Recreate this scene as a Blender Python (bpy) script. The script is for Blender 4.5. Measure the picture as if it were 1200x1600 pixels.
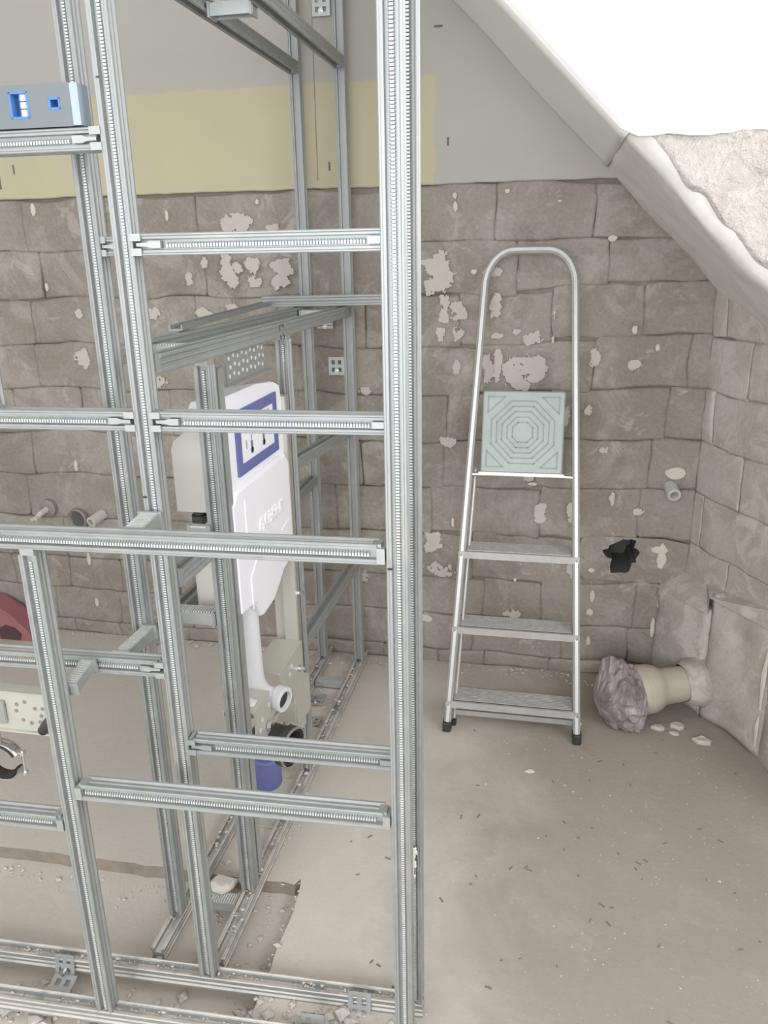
import bpy, math, random
from mathutils import Vector, Matrix, noise

for o in list(bpy.data.objects):
    bpy.data.objects.remove(o)
scn = bpy.context.scene
COL = scn.collection

# ------------------------------------------------------------------ camera
CAM_ROT = Matrix(((0.979597, 0.045004, -0.195868),
                  (0.200085, -0.309833, 0.929500),
                  (-0.018855, -0.949725, -0.312516)))     # columns: image right, image down, forward
cd = bpy.data.cameras.new('camera')
cd.sensor_fit = 'VERTICAL'
cd.sensor_height = 36.0
cd.sensor_width = 27.0
cd.lens = 1245.0 / 1600.0 * 36.0
cd.clip_start = 0.05
cam = bpy.data.objects.new('camera', cd)
COL.objects.link(cam)
r_, d_, f_ = CAM_ROT.col[0], CAM_ROT.col[1], CAM_ROT.col[2]
M4 = Matrix(((r_[0], -d_[0], -f_[0], 0), (r_[1], -d_[1], -f_[1], 0), (r_[2], -d_[2], -f_[2], 1.45), (0, 0, 0, 1)))
cam.matrix_world = M4
scn.camera = cam

# ------------------------------------------------------------------ world, daylight, added fill lights, exposure
world = bpy.data.worlds.new('world')
scn.world = world
world.use_nodes = True
wb = world.node_tree.nodes['Background']
wb.inputs[0].default_value = (0.80, 0.88, 1.0, 1)
wb.inputs[1].default_value = 0.9


def area(name, loc, look, sx, sy, power, col):
    l = bpy.data.lights.new(name, 'AREA')
    l.shape = 'RECTANGLE'
    l.size, l.size_y = sx, sy
    l.energy = power
    l.color = col
    o = bpy.data.objects.new(name, l)
    COL.objects.link(o)
    o.location = loc
    d = Vector(look) - Vector(loc)
    o.rotation_euler = d.to_track_quat('-Z', 'Y').to_euler()
    return o


area('daylight_side_window', (1.62, 0.70, 1.92), (0.0, 0.70, 1.92), 1.20, .96, 19, (1.0, 0.985, 0.96))
area('rear_fill_light', (-0.4, -1.76, 1.60), (-0.4, 2.0, 1.40), 2.4, 1.5, 56, (0.97, 0.985, 1.0))  # unseen opening behind the camera, added as soft fill
area('left_fill_light', (-3.08, 0.55, 1.45), (0.0, 0.55, 1.45), 1.5, 1.5, 5, (0.99, 0.99, 1.0))  # unseen opening, added to brighten the splayed wall and soffit

vs = scn.view_settings
vs.view_transform = 'Standard'
vs.look = 'None'
vs.exposure = 0.55
vs.gamma = 1.0
vs.use_curve_mapping = False

# ------------------------------------------------------------------ helpers
Z = Vector((0, 0, 1))


class MB:
    def __init__(s):
        s.v, s.f, s.m = [], [], []

    def add(s, verts, faces, mi=0):
        n = len(s.v)
        s.v += [tuple(p) for p in verts]
        s.f += [tuple(i + n for i in f) for f in faces]
        s.m += [mi] * len(faces)
        return s

    def box(s, c, size, rot=None, mi=0):
        hx, hy, hz = size[0] / 2, size[1] / 2, size[2] / 2
        pts = [Vector((x, y, z)) for x in (-hx, hx) for y in (-hy, hy) for z in (-hz, hz)]
        if rot is not None:
            pts = [rot @ p for p in pts]
        c = Vector(c)
        return s.add([p + c for p in pts], [(0, 1, 3, 2), (4, 6, 7, 5), (0, 4, 5, 1), (2, 3, 7, 6), (0, 2, 6, 4), (1, 5, 7, 3)], mi)

    def b2(s, a, b, mi=0):
        return s.box([(a[i] + b[i]) / 2 for i in range(3)], [abs(b[i] - a[i]) for i in range(3)], None, mi)

    def bbox(s, c, size, ch, rot=None, mi=0):
        # box with chamfered vertical (local z) edges and top/bottom rims
        hx, hy, hz = size[0] / 2, size[1] / 2, size[2] / 2
        def ring(e, z):
            return [(-hx + e + ch, -hy + e, z), (hx - e - ch, -hy + e, z), (hx - e, -hy + e + ch, z), (hx - e, hy - e - ch, z),
                    (hx - e - ch, hy - e, z), (-hx + e + ch, hy - e, z), (-hx + e, hy - e - ch, z), (-hx + e, -hy + e + ch, z)]
        pts = ring(ch, -hz) + ring(0, -hz + ch) + ring(0, hz - ch) + ring(ch, hz)
        pts = [Vector(p) for p in pts]
        if rot is not None:
            pts = [rot @ p for p in pts]
        c = Vector(c)
        fs = [tuple(range(7, -1, -1)), tuple(range(24, 32))]
        for k in range(3):
            for i in range(8):
                j = (i + 1) % 8
                fs.append((k * 8 + i, k * 8 + j, k * 8 + 8 + j, k * 8 + 8 + i))
        return s.add([p + c for p in pts], fs, mi)

    def frames(s, pts_list, caps=True, closed=True, mi=0):
        # rings of equal length -> skin
        n = len(pts_list[0])
        v = [p for r in pts_list for p in r]
        fs = []
        for k in range(len(pts_list) - 1):
            for i in range(n if closed else n - 1):
                j = (i + 1) % n
                fs.append((k * n + i, k * n + j, (k + 1) * n + j, (k + 1) * n + i))
        if caps:
            fs.append(tuple(range(n - 1, -1, -1)))
            fs.append(tuple((len(pts_list) - 1) * n + i for i in range(n)))
        return s.add(v, fs, mi)

    def tube(s, path, r, n=12, caps=True, mi=0, flat=None):
        path = [Vector(p) for p in path]
        rs = r if isinstance(r, (list, tuple)) else [r] * len(path)
        rings = []
        up = None
        for i, p in enumerate(path):
            a = path[max(i - 1, 0)]
            b = path[min(i + 1, len(path) - 1)]
            t = (b - a)
            t = t.normalized() if t.length > 1e-9 else Vector((0, 0, 1))
            if up is None:
                up = Vector((0, 0, 1)) if abs(t.z) < .9 else Vector((0, 1, 0))
                if flat is not None:
                    up = Vector(flat[0])
            x = t.cross(up)
            x.normalize()
            y = x.cross(t)
            y.normalize()
            up = y
            fy = flat[1] if flat is not None else 1.0
            rings.append([p + (x * math.cos(2 * math.pi * k / n) + y * fy * math.sin(2 * math.pi * k / n)) * rs[i] for k in range(n)])
        return s.frames(rings, caps, True, mi)

    def lathe(s, o, ax, prof, n=24, mi=0, caps=True):
        # prof: (distance along axis, radius)
        ax = Vector(ax).normalized()
        o = Vector(o)
        a = Vector((0, 0, 1)) if abs(ax.z) < .9 else Vector((1, 0, 0))
        x = ax.cross(a).normalized()
        y = ax.cross(x)
        rings = [[o + ax * t + (x * math.cos(2 * math.pi * k / n) + y * math.sin(2 * math.pi * k / n)) * r for k in range(n)] for t, r in prof]
        return s.frames(rings, caps, True, mi)

    def poly(s, pts, thick, N, mi=0):
        # planar polygon (list of 3D points) extruded by thick along N
        N = Vector(N)
        a = [Vector(p) for p in pts]
        b = [p + N * thick for p in a]
        return s.frames([a, b], True, True, mi)

    def build(s, name, mats, parent=None, smooth=False, **kw):
        me = bpy.data.meshes.new(name)
        me.from_pydata(s.v, [], s.f)
        if not isinstance(mats, (list, tuple)):
            mats = [mats]
        for m in mats:
            me.materials.append(m)
        if len(mats) > 1:
            me.polygons.foreach_set('material_index', s.m)
        if smooth:
            me.polygons.foreach_set('use_smooth', [True] * len(me.polygons))
        me.update()
        fix_normals(me)
        o = bpy.data.objects.new(name, me)
        COL.objects.link(o)
        if parent is not None:
            o.parent = parent
        tag(o, **kw)
        return o


import bmesh


def fix_normals(me):
    bm = bmesh.new()
    bm.from_mesh(me)
    bmesh.ops.recalc_face_normals(bm, faces=bm.faces)
    bm.to_mesh(me)
    bm.free()


def tag(o, label=None, cat=None, group=None, kind=None):
    if label: o['label'] = label
    if cat: o['category'] = cat
    if group: o['group'] = group
    if kind: o['kind'] = kind
    return o


def empty(name, loc=(0, 0, 0), rz=0, **kw):
    o = bpy.data.objects.new(name, None)
    COL.objects.link(o)
    o.location = loc
    o.rotation_euler = (0, 0, rz)
    o.empty_display_size = .05
    return tag(o, **kw)


def auto_smooth(o, deg=35):
    me = o.data
    me.polygons.foreach_set('use_smooth', [True] * len(me.polygons))
    bm = bmesh.new()
    bm.from_mesh(me)
    for e in bm.edges:
        if len(e.link_faces) == 2:
            e.smooth = e.calc_face_angle(0) < math.radians(deg)
    bm.to_mesh(me)
    bm.free()
    return o


def separate(o):
    bm = bmesh.new()
    bm.from_mesh(o.data)
    bm.verts.ensure_lookup_table()
    seen, isl = set(), []
    for v in bm.verts:
        if v.index in seen: continue
        st, comp = [v], []
        seen.add(v.index)
        while st:
            q = st.pop()
            comp.append(q)
            for e in q.link_edges:
                w = e.other_vert(q)
                if w.index not in seen:
                    seen.add(w.index)
                    st.append(w)
        isl.append(comp)
    mats = list(o.data.materials)
    out = []
    for comp in isl:
        ix = {v.index: k for k, v in enumerate(comp)}
        fs = {f for v in comp for f in v.link_faces}
        m_ = MB()
        m_.add([v.co for v in comp], [[ix[v.index] for v in f.verts] for f in fs])
        out.append(m_.build(o.name.split('.')[0], mats, o.parent))
    bm.free()
    bpy.data.objects.remove(o)
    return out


# ------------------------------------------------------------------ materials
def newmat(name):
    m = bpy.data.materials.new(name)
    m.use_nodes = True
    nt = m.node_tree
    bs = nt.nodes['Principled BSDF']
    return m, nt, bs


def nd(nt, typ, **kw):
    n = nt.nodes.new(typ)
    for k, v in kw.items():
        setattr(n, k, v)
    return n


def mixrgb(nt, fac, a, b, blend='MIX'):
    n = nd(nt, 'ShaderNodeMix', data_type='RGBA', blend_type=blend)
    for inp, val in ((n.inputs[0], fac), (n.inputs[6], a), (n.inputs[7], b)):
        if hasattr(val, 'links') or isinstance(val, bpy.types.NodeSocket):
            nt.links.new(val, inp)
        elif isinstance(val, (int, float)):
            inp.default_value = val
        else:
            inp.default_value = (*val, 1) if len(val) == 3 else val
    return n.outputs[2]


def noise_tex(nt, scale, detail=4, rough=.55, vec=None, dist=0.0):
    n = nd(nt, 'ShaderNodeTexNoise')
    n.inputs['Scale'].default_value = scale
    n.inputs['Detail'].default_value = detail
    n.inputs['Roughness'].default_value = rough
    n.inputs['Distortion'].default_value = dist
    if vec is not None:
        nt.links.new(vec, n.inputs['Vector'])
    return n.outputs[0]


def ramp(nt, fac, lo, hi):
    n = nd(nt, 'ShaderNodeMapRange')
    n.interpolation_type = 'SMOOTHSTEP'
    nt.links.new(fac, n.inputs[0])
    n.inputs[1].default_value = lo
    n.inputs[2].default_value = hi
    return n.outputs[0]


def bump(nt, bs, h, strength, dist):
    b = nd(nt, 'ShaderNodeBump')
    b.inputs['Strength'].default_value = strength
    b.inputs['Distance'].default_value = dist
    nt.links.new(h, b.inputs['Height'])
    nt.links.new(b.outputs[0], bs.inputs['Normal'])


def pos(nt):
    return nd(nt, 'ShaderNodeNewGeometry').outputs['Position']


def plain(name, col, rough=.6, metal=0.0, var=.08, scale=30, bmp=0.0):
    m, nt, bs = newmat(name)
    p = pos(nt)
    n = noise_tex(nt, scale, 4, .6, p)
    dark = tuple(c * (1 - var * 2) for c in col)
    lite = tuple(min(1, c * (1 + var)) for c in col)
    nt.links.new(mixrgb(nt, n, dark, lite), bs.inputs['Base Color'])
    bs.inputs['Roughness'].default_value = rough
    bs.inputs['Metallic'].default_value = metal
    if bmp:
        bump(nt, bs, n, bmp, .002)
    return m


def mat_masonry(name, a, b, pale, pale_lo=.60, rough=False):
    m, nt, bs = newmat(name)
    p = pos(nt)
    big = noise_tex(nt, 2.6, 3, .6, p)
    mid = noise_tex(nt, 9, 6, .68, p, .8)
    fine = noise_tex(nt, 90, 4, .7, p)
    c = mixrgb(nt, ramp(nt, big, .35, .65), a, b)
    c = mixrgb(nt, mixfac(nt, ramp(nt, noise_tex(nt, 5.5, 6, .7, p, 1.0), .47, .62), .55), c, pale)
    c = mixrgb(nt, mixfac(nt, ramp(nt, noise_tex(nt, 4.2, 5, .65, p, .6), .54, .68), .5), c, tuple(k * .78 for k in a))
    c = mixrgb(nt, mixfac(nt, ramp(nt, mid, pale_lo - .02, pale_lo + .06), .8), c, pale)
    oi = nd(nt, 'ShaderNodeObjectInfo')
    c = mixrgb(nt, mixfac(nt, oi.outputs['Random'], .30), c, tuple(k * .86 for k in b))
    pits = ramp(nt, noise_tex(nt, 34, 6, .7, p), .66, .74)
    c2 = mixrgb(nt, pits, c, pale)
    fr = ramp(nt, fine, .25, .75)
    c3 = mixrgb(nt, .16, c2, mixrgb(nt, fr, tuple(k * .6 for k in a), tuple(k * 1.2 for k in pale)))
    nt.links.new(c3, bs.inputs['Base Color'])
    bs.inputs['Roughness'].default_value = .95
    bs.inputs['Specular IOR Level'].default_value = .15
    add = nd(nt, 'ShaderNodeMath', operation='ADD')
    mul = nd(nt, 'ShaderNodeMath', operation='MULTIPLY')
    nt.links.new(mid, mul.inputs[0])
    mul.inputs[1].default_value = 2.0
    nt.links.new(mul.outputs[0], add.inputs[0])
    nt.links.new(fine, add.inputs[1])
    bump(nt, bs, add.outputs[0] if rough else mid, .9 if rough else .5, .014 if rough else .012)
    return m


def mat_floor():
    m, nt, bs = newmat('dusty_screed')
    p = pos(nt)
    big = noise_tex(nt, 1.7, 4, .6, p, .4)
    mid = noise_tex(nt, 8, 5, .6, p, .6)
    fine = noise_tex(nt, 60, 5, .7, p)
    c = mixrgb(nt, ramp(nt, big, .3, .7), (.42, .37, .315), (.51, .46, .405))
    c = mixrgb(nt, ramp(nt, mid, .52, .75), c, (.57, .525, .47))
    st = ramp(nt, noise_tex(nt, 5.5, 6, .7, p, 1.2), .60, .72)
    c = mixrgb(nt, st, c, (.30, .26, .215))
    sp = ramp(nt, noise_tex(nt, 120, 2, .5, p), .69, .73)
    c = mixrgb(nt, sp, c, (.60, .57, .52))
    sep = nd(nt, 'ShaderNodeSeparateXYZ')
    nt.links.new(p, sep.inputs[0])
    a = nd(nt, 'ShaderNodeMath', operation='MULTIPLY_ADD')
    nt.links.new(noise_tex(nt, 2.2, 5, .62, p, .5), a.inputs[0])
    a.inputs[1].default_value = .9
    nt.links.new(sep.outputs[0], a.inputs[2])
    right_tone = ramp(nt, a.outputs[0], .05, .60)
    c = mixrgb(nt, right_tone, mixrgb(nt, .6, c, (.70, .65, .59)), mixrgb(nt, .62, c, (.24, .21, .175)))  # paler towards the left, darker towards the right, with a noisy border
    nt.links.new(mixrgb(nt, .2, c, mixrgb(nt, fine, (.36, .32, .27), (.60, .56, .50))), bs.inputs['Base Color'])
    bs.inputs['Roughness'].default_value = .92
    bs.inputs['Specular IOR Level'].default_value = .2
    bump(nt, bs, fine, .35, .004)
    return m


def mat_plaster():
    # white limewash with a mustard dado band below (paint that ends in a wavy edge)
    m, nt, bs = newmat('painted_plaster')
    p = pos(nt)
    sep = nd(nt, 'ShaderNodeSeparateXYZ')
    nt.links.new(p, sep.inputs[0])
    wob = noise_tex(nt, 14, 4, .6, p)

    def lin(sock, lo, hi, amp):
        a = nd(nt, 'ShaderNodeMath', operation='MULTIPLY_ADD')
        nt.links.new(wob, a.inputs[0])
        a.inputs[1].default_value = amp
        nt.links.new(sock, a.inputs[2])
        return ramp(nt, a.outputs[0], lo, hi)
    mz = lin(sep.outputs[2], 1.943, 1.951, .03)     # 1 above the band
    mx = lin(sep.outputs[0], -.357, -.349, .035)   # 1 to the right of the band
    mxx = nd(nt, 'ShaderNodeMath', operation='MAXIMUM')
    nt.links.new(mz, mxx.inputs[0])
    nt.links.new(mx, mxx.inputs[1])
    white = mixrgb(nt, noise_tex(nt, 3, 4, .6, p), (.435, .415, .38), (.48, .46, .425))
    yel = mixrgb(nt, noise_tex(nt, 4, 5, .65, p), (.50, .46, .315), (.56, .515, .36))
    scr = ramp(nt, noise_tex(nt, 26, 6, .75, p, 1.5), .69, .74)
    yel = mixrgb(nt, scr, yel, (.40, .36, .25))
    c = mixrgb(nt, mxx.outputs[0], yel, white)
    nt.links.new(c, bs.inputs['Base Color'])
    bs.inputs['Roughness'].default_value = .8
    bump(nt, bs, noise_tex(nt, 40, 5, .6, p), .15, .004)
    return m


def mat_steel(name, col, rough, metal=.85, settle=False):
    m, nt, bs = newmat(name)
    tc = nd(nt, 'ShaderNodeTexCoord')
    n = noise_tex(nt, 38, 4, .6, pos(nt))
    n2 = noise_tex(nt, 7, 3, .6, pos(nt))
    c = mixrgb(nt, n, tuple(k * .82 for k in col), tuple(min(1, k * 1.1) for k in col))
    dust = ramp(nt, n2, .55, .75)
    c = mixrgb(nt, mixfac(nt, dust, .35), c, (.55, .53, .50))
    bs.inputs['Metallic'].default_value = metal
    if settle:      # mortar dust lying on upward faces
        sep = nd(nt, 'ShaderNodeSeparateXYZ')
        nt.links.new(nd(nt, 'ShaderNodeNewGeometry').outputs['Normal'], sep.inputs[0])
        upf = ramp(nt, sep.outputs[2], .3, .8)
        patchy = mixfac(nt, ramp(nt, noise_tex(nt, 16, 5, .65, pos(nt)), .30, .55), 1.0)
        mm_ = nd(nt, 'ShaderNodeMath', operation='MULTIPLY')
        nt.links.new(upf, mm_.inputs[0]); nt.links.new(patchy, mm_.inputs[1])
        c = mixrgb(nt, mm_.outputs[0], c, (.58, .54, .49))
        inv = nd(nt, 'ShaderNodeMath', operation='MULTIPLY_ADD')
        nt.links.new(mm_.outputs[0], inv.inputs[0]); inv.inputs[1].default_value = -metal; inv.inputs[2].default_value = metal
        nt.links.new(inv.outputs[0], bs.inputs['Metallic'])
    nt.links.new(c, bs.inputs['Base Color'])
    mr = nd(nt, 'ShaderNodeMapRange')
    nt.links.new(n, mr.inputs[0])
    mr.inputs[3].default_value = rough - .07
    mr.inputs[4].default_value = rough + .12
    nt.links.new(mr.outputs[0], bs.inputs['Roughness'])
    bump(nt, bs, n, .06, .001)
    return m


def mixfac(nt, s, k):
    a = nd(nt, 'ShaderNodeMath', operation='MULTIPLY')
    nt.links.new(s, a.inputs[0])
    a.inputs[1].default_value = k
    return a.outputs[0]


M_STONE = mat_masonry('grey_block_masonry', (.27, .235, .20), (.345, .31, .275), (.48, .44, .405))
M_STONE2 = mat_masonry('pale_washed_masonry', (.43, .385, .34), (.50, .455, .41), (.585, .54, .50), .52)
M_JOINT = mat_masonry('mortar_joint', (.26, .225, .19), (.33, .29, .25), (.40, .36, .32))
M_RUBBLEW = mat_masonry('bare_stair_masonry', (.60, .55, .51), (.68, .63, .59), (.76, .72, .68), .50, True)
M_PATCH = plain('old_plaster_remnant', (.575, .52, .48), .9, 0, .06, 40, .2)
M_CREAM = plain('pale_filler', (.66, .62, .54), .9, 0, .06, 40)
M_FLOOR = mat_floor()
M_PLASTER = mat_plaster()
M_WHITE = plain('white_plaster', (.82, .81, .79), .85, 0, .02, 6, .05)
M_ROOM = plain('room_plaster', (.80, .79, .77), .85, 0, .03, 4)
M_STEEL = mat_steel('galvanised_steel', (.39, .41, .41), .52, .50)
M_CHAN = mat_steel('dust_covered_channel', (.42, .43, .42), .52, .65, settle=True)
M_TOOTH = mat_steel('bright_zinc_teeth', (.80, .81, .80), .40, .5)
M_CONN = mat_steel('connector_zinc', (.46, .475, .47), .48, .55)
M_ALU = mat_steel('ladder_aluminium', (.60, .60, .59), .45, .6)
M_STEPTOP = plain('worn_step_tread', (.52, .51, .49), .7, .2, .2, 60, .3)
M_ZINCBRK = mat_steel('blue_zinc_bracket', (.52, .55, .55), .45, .65)
M_CREAMSTEEL = plain('cream_coated_steel', (.60, .60, .53), .45, .25, .05, 14)
M_CISTERN = plain('white_cistern_plastic', (.90, .90, .955), .55, 0, .015, 10)
M_TANK = plain('cream_tank_plastic', (.62, .59, .55), .6, 0, .03, 10)
M_PIPEW = plain('white_pipe_plastic', (.74, .74, .77), .4, 0, .02, 10)
M_BLUE = plain('violet_blue_plastic', (.15, .165, .40), .5, 0, .1, 30)
M_BLACK = plain('black_plastic', (.045, .045, .045), .45, 0, .1, 30)
M_RUBBER = plain('black_rubber', (.04, .04, .038), .7, 0, .1, 30)
M_DARK = plain('cavity_dark', (.13, .125, .12), .95, 0, .2, 30)
M_INK = plain('felt_pen_ink', (.03, .03, .035), .6, 0, .05, 30)
M_SCR = plain('scratch_grey', (.17, .16, .14), .9)
M_LEVEL = plain('level_grey_blue', (.20, .225, .24), .45, .15, .05, 20)
M_LEVCAP = plain('level_end_cap', (.42, .50, .63), .4, .1, .05, 20)
M_LEVBLUE = plain('level_vial_blue', (.10, .26, .60), .4, 0, .05, 20)
M_VIAL = plain('vial_clear', (.72, .70, .66), .2, 0, .05, 20)
M_TRAY = plain('pale_green_tray', (.37, .41, .395), .45, .1, .1, 18)
M_TRAYG = plain('tray_groove_line', (.29, .335, .325), .5, 0, .1, 18)
M_STONEWARE = plain('cream_stoneware', (.52, .47, .39), .55, 0, .12, 9)
M_BAG = plain('purple_grey_bag', (.40, .345, .35), .5, 0, .45, 15, .6)
M_RED = plain('dusty_red_plastic', (.42, .17, .19), .7, 0, .15, 12)
M_STUB = plain('plastic_pipe_stub', (.62, .60, .56), .5, 0, .08, 30)
M_ROSE = plain('dusty_pipe_rose', (.33, .30, .28), .6, .3, .1, 30)
M_CRUMB = plain('rubble_crumbs', (.64, .60, .55), .95, 0, .18, 50)
M_TWIG = plain('dark_splinter', (.24, .21, .18), .9, 0, .2, 50)
M_CHROME = mat_steel('chrome_clamp', (.75, .76, .77), .16, .95)
M_FRAMEW = plain('window_frame_white', (.75, .75, .74), .5, 0, .02, 10)
M_CAULK = plain('white_caulk', (.78, .77, .74), .8, 0, .05, 80)

# ------------------------------------------------------------------ the setting
BW = 2.612             # face of the back wall
rnd = random.Random(7)


def nz(x, y=0., z=0.):
    return noise.noise(Vector((x, y, z)))


def masonry_block(parent, O, U, N, a, b, c, d, seed, hole=None, warp=1.0):
    r = random.Random(seed)
    nu = max(4, int((b - a) / .045))
    nv = 4
    face = r.uniform(-.001, .003)
    tilt_u, tilt_v = r.uniform(-.002, .002), r.uniform(-.002, .002)

    def wp(u, v):
        return (u + warp * .010 * nz(u * 6, v * 9, 3.1) + warp * .006 * nz(u * 15, v * 18, 8.1), v + warp * .015 * nz(u * 4.3, v * 3, 7.7) + warp * .007 * nz(u * 14, v * 14, 1.2))
    cut = [max(0, r.uniform(-.012, .009)) for _ in range(4)]
    eu, ev = .009 / (b - a), .009 / (d - c)
    ss = [0] + [eu + (1 - 2 * eu) * q / nu for q in range(nu + 1)] + [1]
    tt = [0] + [ev + (1 - 2 * ev) * q / nv for q in range(nv + 1)] + [1]
    nu, nv = nu + 2, nv + 2
    grid = []
    for j in range(nv + 1):
        row = []
        for i in range(nu + 1):
            s, t = ss[i], tt[j]
            u, v = a + (b - a) * s, c + (d - c) * t
            uu, vv = wp(u, v)
            gap = .0075 * max(0, nz(u * 7, v * 7, 11) + (-.02 if j in (0, nv) else -.12)) + .003 * max(0, nz(u * 26, v * 26, 4) - (.1 if j in (0, nv) else .3))
            if i == 0: uu += gap
            if i == nu: uu -= gap
            if j == 0: vv += gap
            if j == nv: vv -= gap
            edge = i in (0, nu) or j in (0, nv)
            if i in (0, nu) and j in (0, nv):
                k = cut[(i > 0) + 2 * (j > 0)]
                uu += k if i == 0 else -k
                vv += k * .6 if j == 0 else -k * .6
            dep = face + tilt_u * (s - .5) * 2 + tilt_v * (t - .5) * 2 + .006 * nz(u * 9 + seed, v * 9, 5) + .003 * nz(u * 30, v * 30, seed)
            if edge:
                if j in (0, nv):
                    dep = -.0002 - .010 * max(0, nz(u * 6, v * 8, 2) + .02) + .001 * nz(u * 40, v * 40, 2)
                else:
                    dep = .0005 - .006 * max(0, nz(u * 8, v * 7, 9) - .05)
            row.append(O + U * uu + Z * vv + N * dep)
        grid.append(row)
    v = [p for row in grid for p in row]
    n = nu + 1
    f = []
    for j in range(nv):
        for i in range(nu):
            f.append((j * n + i, j * n + i + 1, (j + 1) * n + i + 1, (j + 1) * n + i))
    loop = [i for i in range(n)] + [j * n + nu for j in range(1, nv + 1)] + [nv * n + i for i in range(nu - 1, -1, -1)] + [j * n for j in range(nv - 1, 0, -1)]
    k0 = len(v)
    for li in loop:
        p = v[li]
        dd = (p - O).dot(N)
        v.append(p + N * (-.028 - dd))
    L = len(loop)
    for q in range(L):
        q2 = (q + 1) % L
        f.append((loop[q], k0 + q, k0 + q2, loop[q2]))
    m = MB()
    m.add(v, f)
    return m.build('stone_block', M_STONE2 if parent.name.startswith('wall_right') else M_STONE, parent, smooth=True)


# --- back wall: mortar bed (with a core-drilled hole), blocks, painted plaster above
HOLE = (0.266, 0.458)
HR = .068
m = MB()
y0 = BW + .016
def quad(x0, x1, z0, z1):
    m.add([(x0, y0, z0), (x1, y0, z0), (x1, y0, z1), (x0, y0, z1)], [(0, 1, 2, 3)])
quad(-3.0, HOLE[0] - HR, 0, 2.7); quad(HOLE[0] + HR, .75, 0, 2.7)
quad(HOLE[0] - HR, HOLE[0] + HR, 0, HOLE[1] - HR); quad(HOLE[0] - HR, HOLE[0] + HR, HOLE[1] + HR, 2.7)
m.b2((-3.0, y0 + .20, 0), (.75, y0 + .24, 2.7))
wall_back = m.build('wall_back', M_JOINT, kind='structure')

ROWS = [0.0, .055, .195, .33, .495, .665, .83, .99, 1.15, 1.31, 1.47, 1.632]
OB, UB, NB = Vector((0, BW, 0)), Vector((1, 0, 0)), Vector((0, -1, 0))


def lift(u):
    t = min(1, max(0, (u + .37) / .64))
    return .030 * t


sd = 100
r = random.Random(21)
for k in range(len(ROWS) - 1):
    z0_, z1_ = ROWS[k], ROWS[k + 1]
    u = -2.45 + r.uniform(-.2, .0)
    while u < .56:
        w = r.uniform(.27, .37) if k > 2 else r.uniform(.17, .32)
        a, b = u, min(u + w, .60)
        if .60 - b < .08: b = .60
        u = b
        l0 = lift((a + b) / 2)
        c_ = z0_ + (l0 if 2 < k else 0) if k > 0 else 0
        d2 = z1_ + (l0 if 2 < k + 1 and k + 1 < len(ROWS) - 2 else 0)
        if k > 2 and k >= len(ROWS) - 2:
            c_ = z0_ + (l0 if k < len(ROWS) - 2 else 0)
        sd += 1
        if c_ > 1.80 - a + .10:
            continue
        if a < HOLE[0] + HR and b > HOLE[0] - HR and c_ < HOLE[1] + HR * .7 and d2 > HOLE[1] - HR * .7:
            # the block with the broken-out round hole: ring of masonry around a deep cavity
            cx, cz = HOLE
            mm = MB()
            rr = random.Random(5)
            nk = 28
            outer, inner, deep = [], [], []
            A, B, C, D = a + .004, b - .004, c_ + .004, d2 - .004
            for q in range(nk):
                th = 2 * math.pi * q / nk
                dx, dz = math.cos(th), math.sin(th)
                tx = ((B - cx) if dx > 0 else (cx - A)) / max(abs(dx), 1e-6)
                tz = ((D - cz) if dz > 0 else (cz - C)) / max(abs(dz), 1e-6)
                t = min(tx, tz)
                outer.append(Vector((cx + dx * t, BW, cz + dz * t)))
                ri = min(.057 * (1 + .42 * nz(dx * 1.8, dz * 1.8, 6) + .25 * nz(dx * 4, dz * 4, 1)), t * .93)
                inner.append(Vector((cx + dx * ri, BW - .003, cz + dz * ri)))
                deep.append(Vector((cx + dx * ri * .9, BW + .17, cz + dz * ri * .9)))
            back = [p + Vector((0, .03, 0)) for p in outer]
            mm.frames([back, outer, inner], caps=False)
            o = mm.build('stone_block', M_STONE, wall_back)
            m2 = MB()
            m2.frames([[p + Vector((0, .002, 0)) for p in inner], deep], caps=False)
            m2.add(deep, [tuple(range(nk))])
            m2.build('hole_cavity', M_DARK, wall_back, label='dark broken-out pipe hole')
            continue
        masonry_block(wall_back, OB, UB, NB, a, b, c_, d2, sd)

# painted plaster layer above the stripped blocks, its ragged lower edge at 1.64
m = MB()
xs = [-3.0 + i * .03 for i in range(int(3.75 / .03) + 1)]
lo = [1.637 + .006 * nz(x * 3, 4, 0) + .004 * nz(x * 15, 2, 0) + .002 * nz(x * 60, 2, 0) for x in xs]
v, f = [], []
for x, z_ in zip(xs, lo):
    v += [(x, BW - .009, 2.7), (x, BW - .009, z_ + .003), (x, BW - .006, z_), (x, BW + .015, z_)]
for i in range(len(xs) - 1):
    for q in range(3):
        f.append((i * 4 + q, i * 4 + q + 1, i * 4 + 5 + q, i * 4 + 4 + q))
m.add(v, f)
m.build('painted_plaster', M_PLASTER, wall_back, label='white plaster with a mustard yellow band along its lower edge')

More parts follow.
